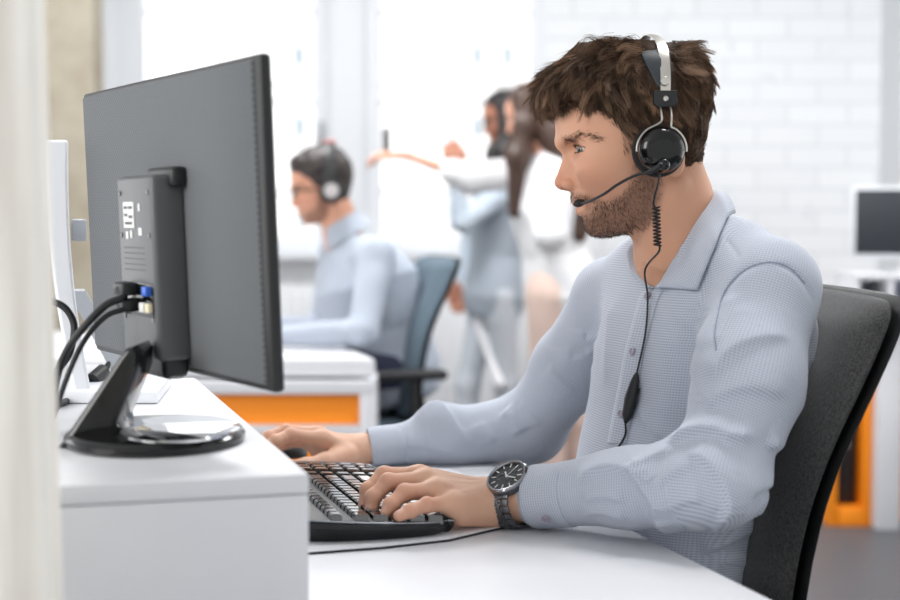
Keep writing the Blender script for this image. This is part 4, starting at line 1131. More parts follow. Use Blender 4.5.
# ---------------------------------------------------------------- cables
def cable(name, pts, r, label, mt=blackm, n=60):
    m = MB(); p = spline(pts, n); m.tube(p, r, 10); o = m.build(name, mt, None); tag(o, label, 'cable'); return o
pA, pB = MP(.281, .092, .057), MP(.281, .074, .057)
cable('cable', [pA, P(124, 297, 1.62), P(106, 305, 1.61), P(84, 327, 1.60), P(66, 352, 1.62), P(57, 378, 1.62), P(52, 412, 1.60), onz(47, 430, .892)], .0042, 'thick black cable curving down from the upper plug of the black monitor')
cable('cable', [pB, P(124, 309, 1.62), P(108, 315, 1.61), P(92, 330, 1.60), P(78, 352, 1.58), P(66, 380, 1.57), P(56, 410, 1.56), onz(48, 436, .891)], .0030, 'thin black cable curving down from the lower plug of the black monitor')
cable('cable', [P(40, 298, 1.75), P(52, 301, 1.75), P(66, 309, 1.75), P(74, 326, 1.75), P(70, 352, 1.74), P(58, 370, 1.73), P(46, 382, 1.72), P(38, 400, 1.71), onz(36, 419, .891)], .0042, 'black cable looping at the left edge beside the wooden panel')
fb = [onz(44, 408, .890), onz(62, 403, .890), onz(78, 394, .890), P(90, 383, 1.99), P(97, 376, 2.0), P(104, 371, 2.02), P(110, 362, 2.04), P(116, 352, 2.08)]
pc_ = cable('power_cable', fb, .0042, 'black power cable with a ferrite lump lying behind the monitor leg')
m = MB(); q0, q1 = P(91, 382, 1.99), P(105, 370, 2.02); m.tube([q0, q0 * .9 + q1 * .1, q0 * .1 + q1 * .9, q1], [.006, .0105, .0105, .006], 14); ORG[pc_.name] = np.array(pc_.location); m.build('ferrite_bead', blackm, pc_)
# ---------------------------------------------------------------- office chair of the bearded man
chf = mat('chair_fabric', (68, 68, 68), .95, bump=(700, .6, .0015), var=(330, (36, 36, 36)), spec=.15, sheen=.3)
chp = mat('chair_plastic', (28, 29, 31), .5)
def office_chair(base, yaw, fab, plas, label, group=None, H=1.02, seat=.47, back_x=.0, lean=.24, wid=.235):
    """yaw: direction the sitter faces"""
    f = A(math.cos(yaw), math.sin(yaw), 0); l = A(-math.sin(yaw), math.cos(yaw), 0); R = np.stack([f, l, A(0, 0, 1)], 1)
    t = thing('office_chair', label, 'chair', base, group); C_ = lambda x, y, z: base + R @ A(x, y, z)
    def backline(z):                                              # reclined and curved profile
        return back_x + np.mean([np.interp(z + dz - (H - 1.03), [.50, .60, .69, .737, .838, .916, 1.01, 1.06], [-.110, -.115, -.122, -.128, -.155, -.196, -.240, -.256]) for dz in (-.04, 0, .04)])
    zs = np.linspace(.52, H, 16); n = 30
    def shell(dx0, dx1, ws, zz, nm, mt, rnd):
        rings = []
        for i, z in enumerate(zz):
            k = (z - zz[0]) / (zz[-1] - zz[0]); w = wid * (.84 + .16 * math.sin(math.pi * (.25 + .5 * k))) * ws
            e = min(1, (1 - k) / .06 + .0) ; e2 = min(1, k / .06); w *= (1 - rnd * (1 - math.sqrt(max(0, 1 - (1 - e) ** 2)))) * (1 - rnd * (1 - math.sqrt(max(0, 1 - (1 - e2) ** 2))))
            x = backline(z); ys = np.linspace(-1, 1, n); fr = []
            for y in ys: fr.append(C_(x + dx0 + (dx1 - dx0) * (1 - .93 * abs(y) ** 7) * (.45 + .55 * min(1, e) ** .5) + .022 * y * y, w * y, z))
            for y in ys[::-1]: fr.append(C_(x + dx0 + .022 * y * y, w * y, z))
            rings.append(np.array(fr))
        m = MB(); m.loft(rings); return m.build(nm, mt, t, sharp=50)
    shell(-.012, .034, 1.0, (.52 + (H - .524) * (.5 - .5 * np.cos(np.linspace(0, math.pi, 40)))), 'backrest', fab, .16)
    shell(-.026, -.012, 1.03, (.50 + (H - .50) * (.5 - .5 * np.cos(np.linspace(0, math.pi, 40)))), 'back_shell', plas, .14)
    m = MB(); m.box(C_(.02, 0, seat), (.46, .47, .075), R, .03, 4); m.build('seat', fab, t)
    m = MB(); m.box(C_(.01, 0, seat - .05), (.40, .40, .025), R, .01); m.build('seat_pan', plas, t)
    m = MB(); m.tube(spline([C_(-.06, 0, seat - .06), C_(backline(.52) - .03, 0, seat - .045), C_(backline(.52) - .055, 0, seat + .04), C_(backline(.62) - .035, 0, .64)], 20), .022, 12, sq=(1, .6)); m.build('back_bracket', plas, t)
    m = MB(); m.tube([C_(0, 0, .12), C_(0, 0, seat - .06)], .026, 18); m.build('gas_lift', plas, t)
    for k in range(5):
        a = yaw + k * 2 * math.pi / 5 + .3; q = A(math.cos(a), math.sin(a), 0)
        m = MB(); m.tube([base + q * .02 + A(0, 0, .115), base + q * .16 + A(0, 0, .105), base + q * .29 + A(0, 0, .075)], [.026, .022, .016], 12, sq=(1, .7)); lg = m.build('base_spoke', plas, t)
        m = MB(); Rc_ = frame(np.cross(q, A(0, 0, 1)), q)
        for s in (-.013, .013): m.lathe([(.0001, -.008), (.024, -.008), (.0285, -.004), (.0285, .004), (.024, .008), (.0001, .008)], base + q * .29 + np.cross(q, A(0, 0, 1)) * s + A(0, 0, .0290), Rc_, 24)
        m.build('caster', plas, lg if False else t)
    return t, C_
ych = math.pi + R_(5)
CH, CC = office_chair(A(.252, 1.925, 0), ych, chf, chp, 'charcoal fabric office chair with black shell behind the bearded man', wid=.262, H=1.03)
# ---------------------------------------------------------------- people in the background (one continuous body each, clothes as parts)
def person(name, label, head, yaw, hs, tilt, sh, el, wr, hip, kn, an, toe, cols, res=.006, tor=(.135, .105), group=None, sleeves=1.0, hairf=None, beard=False, shirt_hi=None, heel=0, fem=0, vest=None, hands=None, arm_g=0.0, leg_g=0.0):
    f = A(math.cos(yaw), math.sin(yaw), 0); l = A(-f[1], f[0], 0)
    R0 = np.stack([f, l, A(0, 0, 1)], 1); ct, st = math.cos(tilt), math.sin(tilt)
    Rh = R0 @ A([ct, 0, st], [0, 1, 0], [-st, 0, ct])
    toL = lambda p: ((p - head) @ Rh) / hs; toW = lambda q: (q * hs) @ Rh.T + head
    nb = toW(A(U(690), 0, Z(262)))[None][0] if False else toW(A([U(688), 0, Z(258)]))[0]
    chest = (sh[0] + sh[1]) / 2; pel = (hip[0] + hip[1]) / 2
    sf = nrm(np.cross(nrm(sh[0] - sh[1]), A(0, 0, 1))); sf = sf if sf @ f > 0 else -sf
    sl = nrm(sh[0] - sh[1])
    def tor_(p, g=0.0):
        L = np.linalg.norm(chest - pel); up = nrm(chest - pel); t = np.clip(((p - pel) @ up) / L, -.15, 1.15)
        c = pel + np.outer(t * L, up); d = p - c
        b = np.interp(t, [-.15, 0, .35, .75, 1.0, 1.15], [tor[0] * .95, tor[0] * 1.05, tor[0] * (.90 - .08 * fem), tor[0] * 1.05, tor[0] * .8, tor[0] * .45]) + g
        a = np.interp(t, [-.15, 0, .35, .75, 1.0, 1.15], [tor[1] * .9, tor[1] * (1 + .1 * fem), tor[1] * .9, tor[1] * 1.05, tor[1] * .75, tor[1] * .5]) + g
        m = ((np.abs(d @ sf) / a) ** 2.2 + (np.abs(d @ sl) / b) ** 2.2 + 1e-9) ** (1 / 2.2); r = ln(d - np.outer(d @ up, up) * .0)
        e = r - r / m
        e = smax(e, (p - pel) @ up - L * 1.08, .03); return smax(e, -(p - pel) @ up - .10, .04)
    def arms(p, g, upto=1.0):
        d = None
        for ii, (s, e, w) in enumerate(zip(sh, el, wr)):
            up_ = upto[ii] if isinstance(upto, tuple) else upto
            k = chain(p, [s, e], [.043 + g, .034 + g], .02); w2 = e + (w - e) * up_
            k = smin(k, chain(p, [e, w2], [.034 + g, .034 + g - (.013 * up_)], .02), .02); d = k if d is None else np.minimum(d, k)
            d = smin(d, cap(p, nb - A(0, 0, .035), s, .035 + g * .9, .038 + g), .03)
        return d
    def legs(p, g):
        d = None
        for h, k_, a in zip(hip, kn, an):
            c = chain(p, [h, k_, k_ * .65 + a * .35, a], [.076 + g, .050 + g, .047 + g, .033 + g], .03); d = c if d is None else smin(d, c, .015)
        return d
    hjs = []
    for i, (e, w) in enumerate(zip(el, wr)):
        d_ = nrm(w - e)
        if hands and hands[i] is not None: d_ = nrm(np.asarray(hands[i], float))
        upv = A(0, 0, 1) - d_ * d_[2]
        upv = nrm(upv if np.linalg.norm(upv) > .3 else np.cross(d_, f)); sd = np.cross(d_, upv) * (1 if i == 0 else -1)   # towards the thumb, palm down
        mc = [w + d_ * .085 + sd * (.030 - .020 * j) for j in range(4)]
        fg = []
        for j in range(4):
            L = (.036, .040, .037, .029)[j]; q = mc[j]; ch = []
            for b in (.35, .85, 1.25): q = q + (d_ * math.cos(b) - upv * math.sin(b)) * L * (1, .72, .6)[len(ch)]; ch.append(q)
            fg.append(ch)
        th = [w + d_ * .025 + sd * .022, w + d_ * .055 + sd * .045 - upv * .008, w + d_ * .085 + sd * .050 - upv * .016, w + d_ * .108 + sd * .046 - upv * .022]
        hjs.append((w, d_, sd, upv, mc, fg, th))
    def hand1(p, J):
        w, d_, sd, upv, mc, fg, th = J; d = None
        for j in range(4):
            c = smin(cap(p, w + sd * (.012 - .008 * j), mc[j], .014, .0115), chain(p, [mc[j]] + fg[j], [.0105, .0095, .0085, .0072], .004), .008); d = c if d is None else smin(d, c, .005)
        return smin(d, chain(p, th, [.014, .0125, .0105, .0085], .006), .010)
    def body(p):
        d = tor_(p, -.006); d = smin(d, smin(arms(p, -.006), legs(p, -.008), .03), .03)
        d = smin(d, cap(p, toW(A([U(672), 0, Z(205)]))[0], nb - A(0, 0, .03), .048, .052), .03)
        for a in an: d = smin(d, chain(p, [a, a + toe * .35 - A(0, 0, .035 - heel * .5), a + toe - A(0, 0, .055)], [.034, .034, .022], .02), .02)
        for J in hjs:
            m = ln(p - J[0]) < .26
            if m.any(): d = d.copy(); d[m] = smin(d[m], hand1(p[m], J), .012)
        m = ln(p - head) < .24
        if m.any(): d = d.copy(); d[m] = smin(d[m], head_sdf(toL(p[m]), adam=False, fem=fem) * hs, .012)
        return d
    allp = np.array([head + A(0, 0, .16), head - A(0, 0, .1)] + list(sh) + list(el) + list(wr) + list(hip) + list(kn) + list(an) + [a + toe for a in an]); lo, hi = allp.min(0) - .16, allp.max(0) + .16
    lo[2] = max(lo[2], -.02)
    fine = head - .16, head + .16
    V, F = nets(body, lo, hi, .0046, pad=.02, it=1); q = toL(V)
    o = obj(name, V, F, skin, base=A(pel[0], pel[1], 0)); 
    sc = np.tile(np.array(lin(cols['skin'])[:3]), (len(V), 1)); nh = ln(V - head) < .14
    sc[nh] = skin_cols(q[nh], None, cols['skin'], beard); setcol(o, sc); tag(o, label, 'person', group)
    for s in (1, -1):
        mb = MB(); mb.ball(A(0, 0, 0), ER, n=14); W = mb.v[0]; c = W @ nrm(A(1, .1, -.05)) / ER; cc = np.tile(lin((215, 208, 203))[:3], (len(W), 1)); cc[c > .885] = lin((50, 38, 30))[:3]
        e = obj('eye', toW(W + EYE * A(1, s, 1)), mb.f, em, o); setcol(e, cc)
    if hairf is not None:
        hf_ = lambda p: hairf(toL(p)) * hs
        a = cols.get('hairbox', (A(-.16, -.16, -.16), A(.16, .16, .16)))
        hv_, hF_ = nets(hf_, head + a[0], head + a[1], .0042, pad=.01); obj('hair', hv_, hF_, cols['hairmat'], o)
    br = lambda q: smax(smax(head_sdf(q, neck=False, ear=False) - .0016, -(head_sdf(q, neck=False, ear=False) + .002), .0005), polysd(*headpx(q), BROW) * K, .001) + 0 * q[:, 0]
    for s in (1, -1):
        bvv, bF = nets(lambda p: np.where((toL(p)[:, 0] > .04) & (toL(p)[:, 1] * s > .006), br(toL(p)) * hs, .01), head - .14, head + .14, .002, pad=.002)
        if len(bF): obj('eyebrow', bvv, bF, cols['hairmat'], o)
    def top(p):
        d = smin(tor_(p, .010 + leg_g), arms(p, .011 + arm_g, sleeves), .03)
        d = d - .004 * noise(p, 34, 3) - .002 * noise(p, 75, 9)
        nk = chain(p, [toW(A([U(672), 0, Z(205)]))[0], toW(A([U(688), 0, Z(248)]))[0]], [.050 - .004 * fem, .046 - .003 * fem], .02)
        return smax(d, -nk, .004)
    tv_, tf_ = nets(top, lo, hi, res, pad=.02, it=1); tp = obj('shirt', tv_, tf_, cols['top'], o); setuv(tp, np.stack([tv_ @ sl, tv_[:, 2]], 1))
    cr = []
    for k in np.linspace(0, 2 * math.pi, 36, endpoint=False):
        cr.append(k)
    cr = np.array(cr); c0 = toW(A([U(690), 0, Z(246)]))[0]; c1 = toW(A([U(678), 0, Z(226)]))[0]; axn = nrm(c1 - c0); Rn = frame(axn, sf)
    rg = lambda c, r: c + np.outer(np.cos(cr) * r, Rn[:, 0]) + np.outer(np.sin(cr) * r, Rn[:, 1])
    if cols.get('collar', True):
        m = MB(); m.loft([rg(c0 - axn * .01, .062), rg(c1, .058), rg(c1 + axn * .004, .060), rg(c1, .063), rg(c0 - axn * .026, .086), rg(c0 - axn * .028, .083)], caps=False); cc = m.build('collar', cols['top'], tp); setuv(cc, np.zeros((len(cc.data.vertices), 2)))
    if vest is not None:
        def vs(p): 
            d = smin(tor_(p, .020), np.minimum(cap(p, nb - A(0, 0, .03), sh[0], .05, .058), cap(p, nb - A(0, 0, .03), sh[1], .05, .058)), .03) - .003 * noise(p, 30, 4)
            return smax(d, -chain(p, [toW(A([U(672), 0, Z(210)]))[0], toW(A([U(690), 0, Z(262)]))[0], chest + sf * .12 - A(0, 0, .06)], [.07, .07, .03], .02), .004)
        v_, f_ = nets(vs, lo, hi, res, pad=.02, it=1); obj('vest', v_, f_, vest, o)
    def pants(p):
        d = smin(smax(tor_(p, .002 + leg_g), (p - pel) @ A(0, 0, 1) - .10, .01), legs(p, .002 + leg_g), .04) - .003 * noise(p, 30, 5)
        return smax(d, (min(a[2] for a in an) + .0) - p[:, 2], .004)
    v_, f_ = nets(pants, lo, hi, res, pad=.02, it=1); obj('trousers', v_, f_, cols['pants'], o)
    return o, toW, toL, R0
def shorthair(q):
    px, py = headpx(q)
    d = ell(q, A(U(634), 0, Z(103)), A(78 * K, .088, 72 * K)); d = smin(d, ell(q, A(U(682), 0, Z(140)), A(22 * K, .060, 44 * K)), .015); d = smin(d, ell(q, A(U(580), 0, Z(80)), A(30 * K, .055, 22 * K)), .02)
    return smax(d - .002 * noise(q, 160), -polysd(px, py, HAIRCUT) * K, .006)
def longhair(q, L=.34, bunw=1.0):
    px, py = headpx(q); u, v, z = q[:, 0], q[:, 1], q[:, 2]
    d = ell(q, A(U(634), 0, Z(104)), A(79 * K, .090, 73 * K))
    fc = polysd(px, py, [(552, 104), (572, 92), (590, 108), (606, 130), (612, 160), (602, 215), (566, 262), (430, 262), (430, 104)]) * K
    d = smax(d, -fc, .008)
    b = chain(q, [A(U(662), 0, Z(120)), A(U(718), .0, Z(205)), A(U(772), .02, Z(300)), A(U(790), .03, -L)], [.080, .076, .060, .042], .04)
    s = chain(np.stack([u, np.abs(v), z], 1), [A(U(618), .058, Z(95)), A(U(630), .078, Z(170)), A(U(612), .088, Z(265)), A(U(600), .088, -L * .82)], [.030, .036, .046, .022], .03)
    d = smin(d, smin(b, s, .02), .02)
    return d - .0035 * noise(q * A(1, 1.2, .22), 130) - .002 * noise(q * A(1, 1, .2), 300, 6)
HB_ = (A(-.22, -.22, -.52), A(.32, .22, .16))
dk = mat('hair_black', (34, 29, 30), .4); bn = mat('hair_long_brown', (78, 56, 46), .42, var=(60, (60, 42, 35)))
ltb = fabric('shirt_soft_blue', (178, 185, 196), (152, 162, 178), .006); wh = mat('blouse_white', (232, 232, 234), .8, bump=(60, .1, .004)); 
# seated colleague
Y2 = 4.72
hd2 = P(325, 191, Y2)
LY = math.pi + R_(4)
shL, shR = P(377, 256, Y2 - .16), P(336, 250, Y2 + .17)
elL, elR = P(363, 332, Y2 - .30), P(322, 328, Y2 + .20)
wrL, wrR = P(286, 336, Y2 - .28), P(276, 326, Y2 + .12)
hpL, hpR = P(395, 372, Y2 - .09), P(385, 372, Y2 + .10)
p2, w2, t2, r2 = person('person', 'seated man with glasses and headset in a blue shirt at the background desk', hd2, LY, .98, 0, (shL, shR), (elL, elR), (wrL, wrR), (hpL, hpR),
    (hpL + A(-.42, -.02, .0), hpR + A(-.42, .02, .0)), (A(hpL[0] - .36, hpL[1] - .02, .10), A(hpR[0] - .40, hpR[1] + .02, .10)), A(-.15, -.01, 0), dict(skin=(206, 152, 126), hairmat=mat('hair_dark_brown', (46, 36, 34), .45), top=ltb, pants=mat('trouser_dark_blue', (48, 54, 76), .8)), tor=(.168, .138), hairf=shorthair, beard=True)
for a in (A(hpL[0] - .36, hpL[1] - .02, .10), A(hpR[0] - .40, hpR[1] + .02, .10)):
    def shoe(p, a=a):
        t_ = A(-.15, -.01, 0); d = chain(p, [a + A(.03, 0, -.045), a + t_ * .4 + A(0, 0, -.055), a + t_ * 1.2 + A(0, 0, -.06)], [.040, .042, .034], .02); return smax(d, .004 - p[:, 2], .004)
    v, f = nets(shoe, a + A(-.24, -.12, -.11), a + A(.12, .10, .05), .006); obj('shoe', v, f, mat('shoe_black', (30, 28, 28), .35), p2)
# his headset and glasses
g2 = thing('headset', 'black over-ear headset with red top accent worn by the seated man in the background', 'headset', w2(A([U(655), 0, Z(150)]))[0])
for s in (1, -1):
    Re = frame(r2 @ A(0, s, .05), r2[:, 0]); c = w2(A([U(657), s * .098, Z(152)]))[0]
    m = MB(); m.lathe([(.0001, .015), (.020, .014), (.034, .008), (.038, -.002), (.036, -.012), (.0001, -.012)], c, Re, 32); m.build('earcup', blackm, g2)
    m = MB(); m.lathe([(.0001, .0158), (.021, .0152), (.0225, .013), (.0001, .013)], c, Re, 28); m.build('cup_disc', mat('silver_plastic', (196, 190, 190), .4), g2)
    m = MB(); m.lathe([(.012, -.010), (.028, -.010), (.037, -.016), (.034, -.026), (.014, -.027)], c, Re, 28); m.build('ear_cushion', foam, g2)
pth = [w2(A([U(652), .104 * math.cos(a), Z(152) + .158 * math.sin(a)]))[0] for a in np.linspace(0, math.pi, 25)]
m = MB(); m.tube(pth, .0120, 10, sq=(.4, 1.6), up=r2[:, 1]); m.build('headband', blackm, g2)
pth = [w2(A([U(652), .105 * math.cos(a), Z(152) + .1590 * math.sin(a)]))[0] for a in np.linspace(R_(78), R_(124), 9)]
m = MB(); m.tube(pth, .0105, 10, sq=(.5, 1.9), up=r2[:, 1]); m.build('red_accent', mat('accent_red', (222, 74, 66), .5), g2)
gl = thing('eyeglasses', 'dark-framed eyeglasses worn by the seated man in the background', 'glasses', w2(A([U(566), 0, Z(152)]))[0])
lens = bpy.data.materials.new('lens_glass'); lens.use_nodes = True; lb_ = lens.node_tree.nodes['Principled BSDF']; lb_.inputs['Transmission Weight'].default_value = 1; lb_.inputs['Roughness'].default_value = .02; lb_.inputs['IOR'].default_value = 1.05; lb_.inputs['Base Color'].default_value = (.9, .92, .95, 1)
for s in (1, -1):
    a = np.linspace(0, 2 * np.pi, 25); loop = [w2(A([U(560) - .010 * abs(math.cos(x) * .5 + .5), s * (.034 + .026 * math.cos(x)), Z(154) + .019 * math.sin(x)]))[0] for x in a]
    m = MB(); m.tube(loop, .0022, 8, caps=False); m.build('rim', black, gl)
    m = MB(); m.add(np.array(loop[:-1]), [list(range(24))]); m.build('lens', lens, gl)
    m = MB(); m.tube([w2(A([U(567), s * .060, Z(150)]))[0], w2(A([U(610), s * .077, Z(148)]))[0], w2(A([U(655), s * .081, Z(148)]))[0]], .0022, 8); m.build('temple', black, gl)
m = MB(); m.tube([w2(A([U(559), .008, Z(151)]))[0], w2(A([U(556.5), 0, Z(149.5)]))[0], w2(A([U(559), -.008, Z(151)]))[0]], .002, 8); m.build('bridge', black, gl)
# woman in a vest, behind
Y3 = 6.5
hd3 = P(507, 122, Y3)
s3L, s3R = P(520, 182, Y3 - .13), P(490, 180, Y3 + .13)
person_w1 = person('person', 'standing woman with dark hair and glasses in a grey vest and blue shirt', hd3, math.pi + R_(6), .94, 0, (s3L, s3R), (P(462, 222, Y3 - .22), P(472, 236, Y3 + .16)), (P(455, 176, Y3 - .25), P(464, 280, Y3 + .10)),
    (P(500, 296, Y3 - .08), P(488, 296, Y3 + .08)), (P(506, 384, Y3 - .06), P(468, 384, Y3 + .06)), (P(512, 468, Y3 - .06), P(466, 470, Y3 + .06)), A(-.14, 0, 0), dict(skin=(176, 122, 100), hairmat=dk, top=mat('shirt_pale_blue', (190, 202, 214), .8, bump=(60, .1, .004)), pants=mat('trouser_grey_blue', (196, 202, 210), .8), hairbox=HB_), tor=(.138, .100), hairf=lambda q: longhair(q, .34), fem=1, vest=mat('vest_grey', (160, 169, 180), .8), hands=[(-.1, 0, 1), (-.2, -.1, -1)], res=.007)
W3, T3 = person_w1[1], person_w1[2]
eg = thing('eyeglasses', 'dark eyeglasses worn by the standing woman in the vest', 'glasses', W3(A([U(566), 0, Z(152)]))[0])
for s in (1, -1):
    a = np.linspace(0, 2 * np.pi, 25); loop = [W3(A([U(560) - .010 * abs(math.cos(x) * .5 + .5), s * (.034 + .027 * math.cos(x)), Z(154) + .022 * math.sin(x)]))[0] for x in a]
    m = MB(); m.tube(loop, .0024, 8, caps=False); m.build('rim', black, eg)
    m = MB(); m.add(np.array(loop[:-1]), [list(range(24))]); m.build('lens', lens, eg)
    m = MB(); m.tube([W3(A([U(567), s * .061, Z(150)]))[0], W3(A([U(655), s * .081, Z(148)]))[0]], .0024, 8); m.build('temple', black, eg)
m = MB(); m.tube([W3(A([U(559), .008, Z(151)]))[0], W3(A([U(559), -.008, Z(151)]))[0]], .002, 8); m.build('bridge', black, eg)
q0, q1 = P(466, 284, Y3 + .02), P(500, 386, Y3 - .12)
m = MB(); m.tube([q0, q0 * .5 + q1 * .5, q1], [.020, .021, .022], 20); m.build('paper_sheet', pap) if False else tag(m.build('paper_roll', pap), 'white paper roll hanging from the lowered hand of the woman in the vest', 'paper roll')
# woman with long brown hair, arm stretched out
Y4 = 5.75
hd4 = P(533, 120, Y4)
s4L, s4R = P(553, 180, Y4 - .12), P(530, 172, Y4 + .16)
person_w2 = person('person', 'standing woman with long brown hair in a white blouse and beige trousers, arm stretched out', hd4, math.pi - R_(20), .97, 0, (s4L, s4R), (P(550, 234, Y4 - .20), P(470, 178, Y4 + .16)), (P(534, 206, Y4 - .04), P(408, 156, Y4 + .12)),
    (P(551, 296, Y4 - .06), P(574, 296, Y4 + .08)), (P(548, 390, Y4 - .06), P(573, 390, Y4 + .08)), (P(550, 476, Y4 - .06), P(580, 474, Y4 + .08)), A(-.14, .02, 0), dict(skin=(216, 164, 140), hairmat=bn, top=wh, pants=mat('trouser_beige', (222, 196, 184), .8), hairbox=HB_, collar=False), tor=(.142, .105), hairf=lambda q: longhair(q, .44), fem=1, hands=[(-.3, .5, 1), (-1, 0, .12)], sleeves=(.97, .30), arm_g=.014, leg_g=.016, res=.007)
# phone held upright in the stretched hand
pc = P(386, 144, Y4 + .11)
m = MB(); m.box(pc, (.012, .07, .125), rotz(.3), .004); ph_ = thing('phone', 'dark phone held upright in the stretched hand of the long-haired woman', 'phone', pc - A(0, 0, .06)); m.build('phone_body', blackm, ph_)
m = MB(); m.box(pc + rotz(.3) @ A(.0065, 0, 0), (.0006, .064, .115), rotz(.3)); m.build('phone_screen', mat('phone_glass', (18, 20, 24), .08), ph_)
# sandals
for a, lb in ((P(550, 476, Y4 - .06), 'nearer left'), (P(580, 474, Y4 + .08), 'farther right')):
    sd = thing('sandal', f'black strappy high-heeled sandal on the {lb} foot of the long-haired woman', 'shoe', A(a[0], a[1], 0), 'sandals of the long-haired woman')
    t_ = A(-.14, .02, 0); u_ = nrm(t_); n_ = A(-u_[1], u_[0], 0)
    so = [a + A(.045, 0, -.055) , a + t_ * .2 - A(0, 0, .062), a + t_ * .7 - A(0, 0, .075), a + t_ * 1.25 - A(0, 0, .082)]
    zf = min(q[2] for q in so)
    m = MB(); m.tube(spline(so, 16), .032, 12, sq=(.22, 1), up=(0, 0, 1)); m.build('sole', blackm, sd)
    for k, z in ((0.0, .028), (.02, -.008)):
        th_ = np.linspace(0, 2 * np.pi, 24); lp = [a + A(0, 0, z) + u_ * (.046 + k) * math.cos(x) + n_ * (.043) * math.sin(x) for x in th_]
        m = MB(); m.tube(lp, .008, 8, caps=False); m.build('ankle_strap', blackm, sd)
    lp = [a + t_ * .85 + A(0, 0, -.062) + n_ * .036 * math.cos(x) + A(0, 0, .034) * math.sin(x) for x in np.linspace(0, math.pi, 12)]
    m = MB(); m.tube(lp, .009, 8); m.build('toe_strap', blackm, sd)
    if a[2] - .07 > .02: m = MB(); m.tube([a + A(.04, 0, -.058), A(a[0] + .035, a[1], .004)], [.014, .006], 10); m.build('heel', blackm, sd)
# ---------------------------------------------------------------- room
flm = mat('floor_grey', (80, 84, 89), .45, var=(3, (78, 82, 87)), spec=.4)
fl = struct(obj('floor', [(-5, -1.5, 0), (4.5, -1.5, 0), (4.5, 7.6, 0), (-5, 7.6, 0), (-5, -1.5, -.1), (4.5, -1.5, -.1), (4.5, 7.6, -.1), (-5, 7.6, -.1)], [(0, 1, 2, 3), (7, 6, 5, 4), (0, 4, 5, 1), (1, 5, 6, 2), (2, 6, 7, 3), (3, 7, 4, 0)], flm, smooth=False))
YW = 7.4
def brick_mat():
    m = mat('brick_white', (232, 234, 236), .7)
    nt = m.node_tree; b = nt.nodes['Principled BSDF']; L = nt.links
    tc = nt.nodes.new('ShaderNodeTexCoord'); mp = nt.nodes.new('ShaderNodeMapping'); mp.inputs['Rotation'].default_value = (R_(90), 0, 0); L.new(tc.outputs['Object'], mp.inputs[0])
    bk_ = nt.nodes.new('ShaderNodeTexBrick'); bk_.inputs['Scale'].default_value = 1.0; bk_.inputs['Brick Width'].default_value = .30; bk_.inputs['Row Height'].default_value = .105; bk_.inputs['Mortar Size'].default_value = .010; bk_.inputs['Mortar Smooth'].default_value = .6
    bk_.inputs['Color1'].default_value = lin((234, 236, 238)); bk_.inputs['Color2'].default_value = lin((229, 231, 234)); bk_.inputs['Mortar'].default_value = lin((219, 222, 225)); L.new(mp.outputs[0], bk_.inputs['Vector'])
    n = nt.nodes.new('ShaderNodeTexNoise'); n.inputs['Scale'].default_value = 7; n.inputs['Detail'].default_value = 6; L.new(tc.outputs['Object'], n.inputs['Vector'])
    rp = nt.nodes.new('ShaderNodeMapRange'); rp.inputs[1].default_value = .62; rp.inputs[2].default_value = .75; L.new(n.outputs[0], rp.inputs[0])
    mx = nt.nodes.new('ShaderNodeMix'); mx.data_type = 'RGBA'; L.new(rp.outputs[0], mx.inputs[0]); L.new(bk_.outputs['Color'], mx.inputs[6]); mx.inputs[7].default_value = lin((198, 202, 206)); L.new(mx.outputs[2], b.inputs['Base Color'])
    bp = nt.nodes.new('ShaderNodeBump'); bp.inputs['Strength'].default_value = .35; bp.inputs['Distance'].default_value = .006; bp.invert = True; L.new(bk_.outputs['Fac'], bp.inputs['Height']); L.new(bp.outputs[0], b.inputs['Normal'])
    return m
wallm = brick_mat(); paint = mat('paint_white', (230, 232, 235), .6); frm = mat('window_frame_white', (226, 229, 233), .45)
xw = lambda px: (px - 450) / FPX * YW
zw = lambda py: 1.12 - (py - 218) / FPX * YW
X0, X1, X2, X3 = xw(103), xw(330), xw(366), xw(545)         # two window openings
ZS, ZT = zw(252), 3.0
def slab(x0, x1, z0, z1, y0, y1): mb = MB(); mb.box(((x0 + x1) / 2, (y0 + y1) / 2, (z0 + z1) / 2), (x1 - x0, y1 - y0, z1 - z0)); return mb
m = MB()
for a in ((-5, X0, 0, 3.2), (X0, X3, 0, ZS - .03), (X3, 4.5, 0, 3.2), (X0, X3, ZT, 3.2)): m.box(((a[0] + a[1]) / 2, YW + .15, (a[2] + a[3]) / 2), (a[1] - a[0], .30, a[3] - a[2]))
struct(m.build('wall_back', wallm, base=A(0, YW, 0), smooth=False))
struct(slab(xw(878) , 4.5, 0, 3.2, YW - .35, YW - .003).build('wall_right', mat('plaster_grey', (214, 217, 220), .7), smooth=False))
struct(slab(X0 - .05, X3 + .05, ZS - .03, ZS, YW - .14, YW + .02).build('trim_1', frm, smooth=False))
conc = mat('concrete', (176, 168, 152), .85, bump=(60, .4, .006), var=(5, (150, 140, 122)))
struct(slab(P(38, 100, 6.3)[0], P(93, 100, 6.3)[0], 0, 3.2, 6.3, 6.5).build('column', conc, smooth=False))
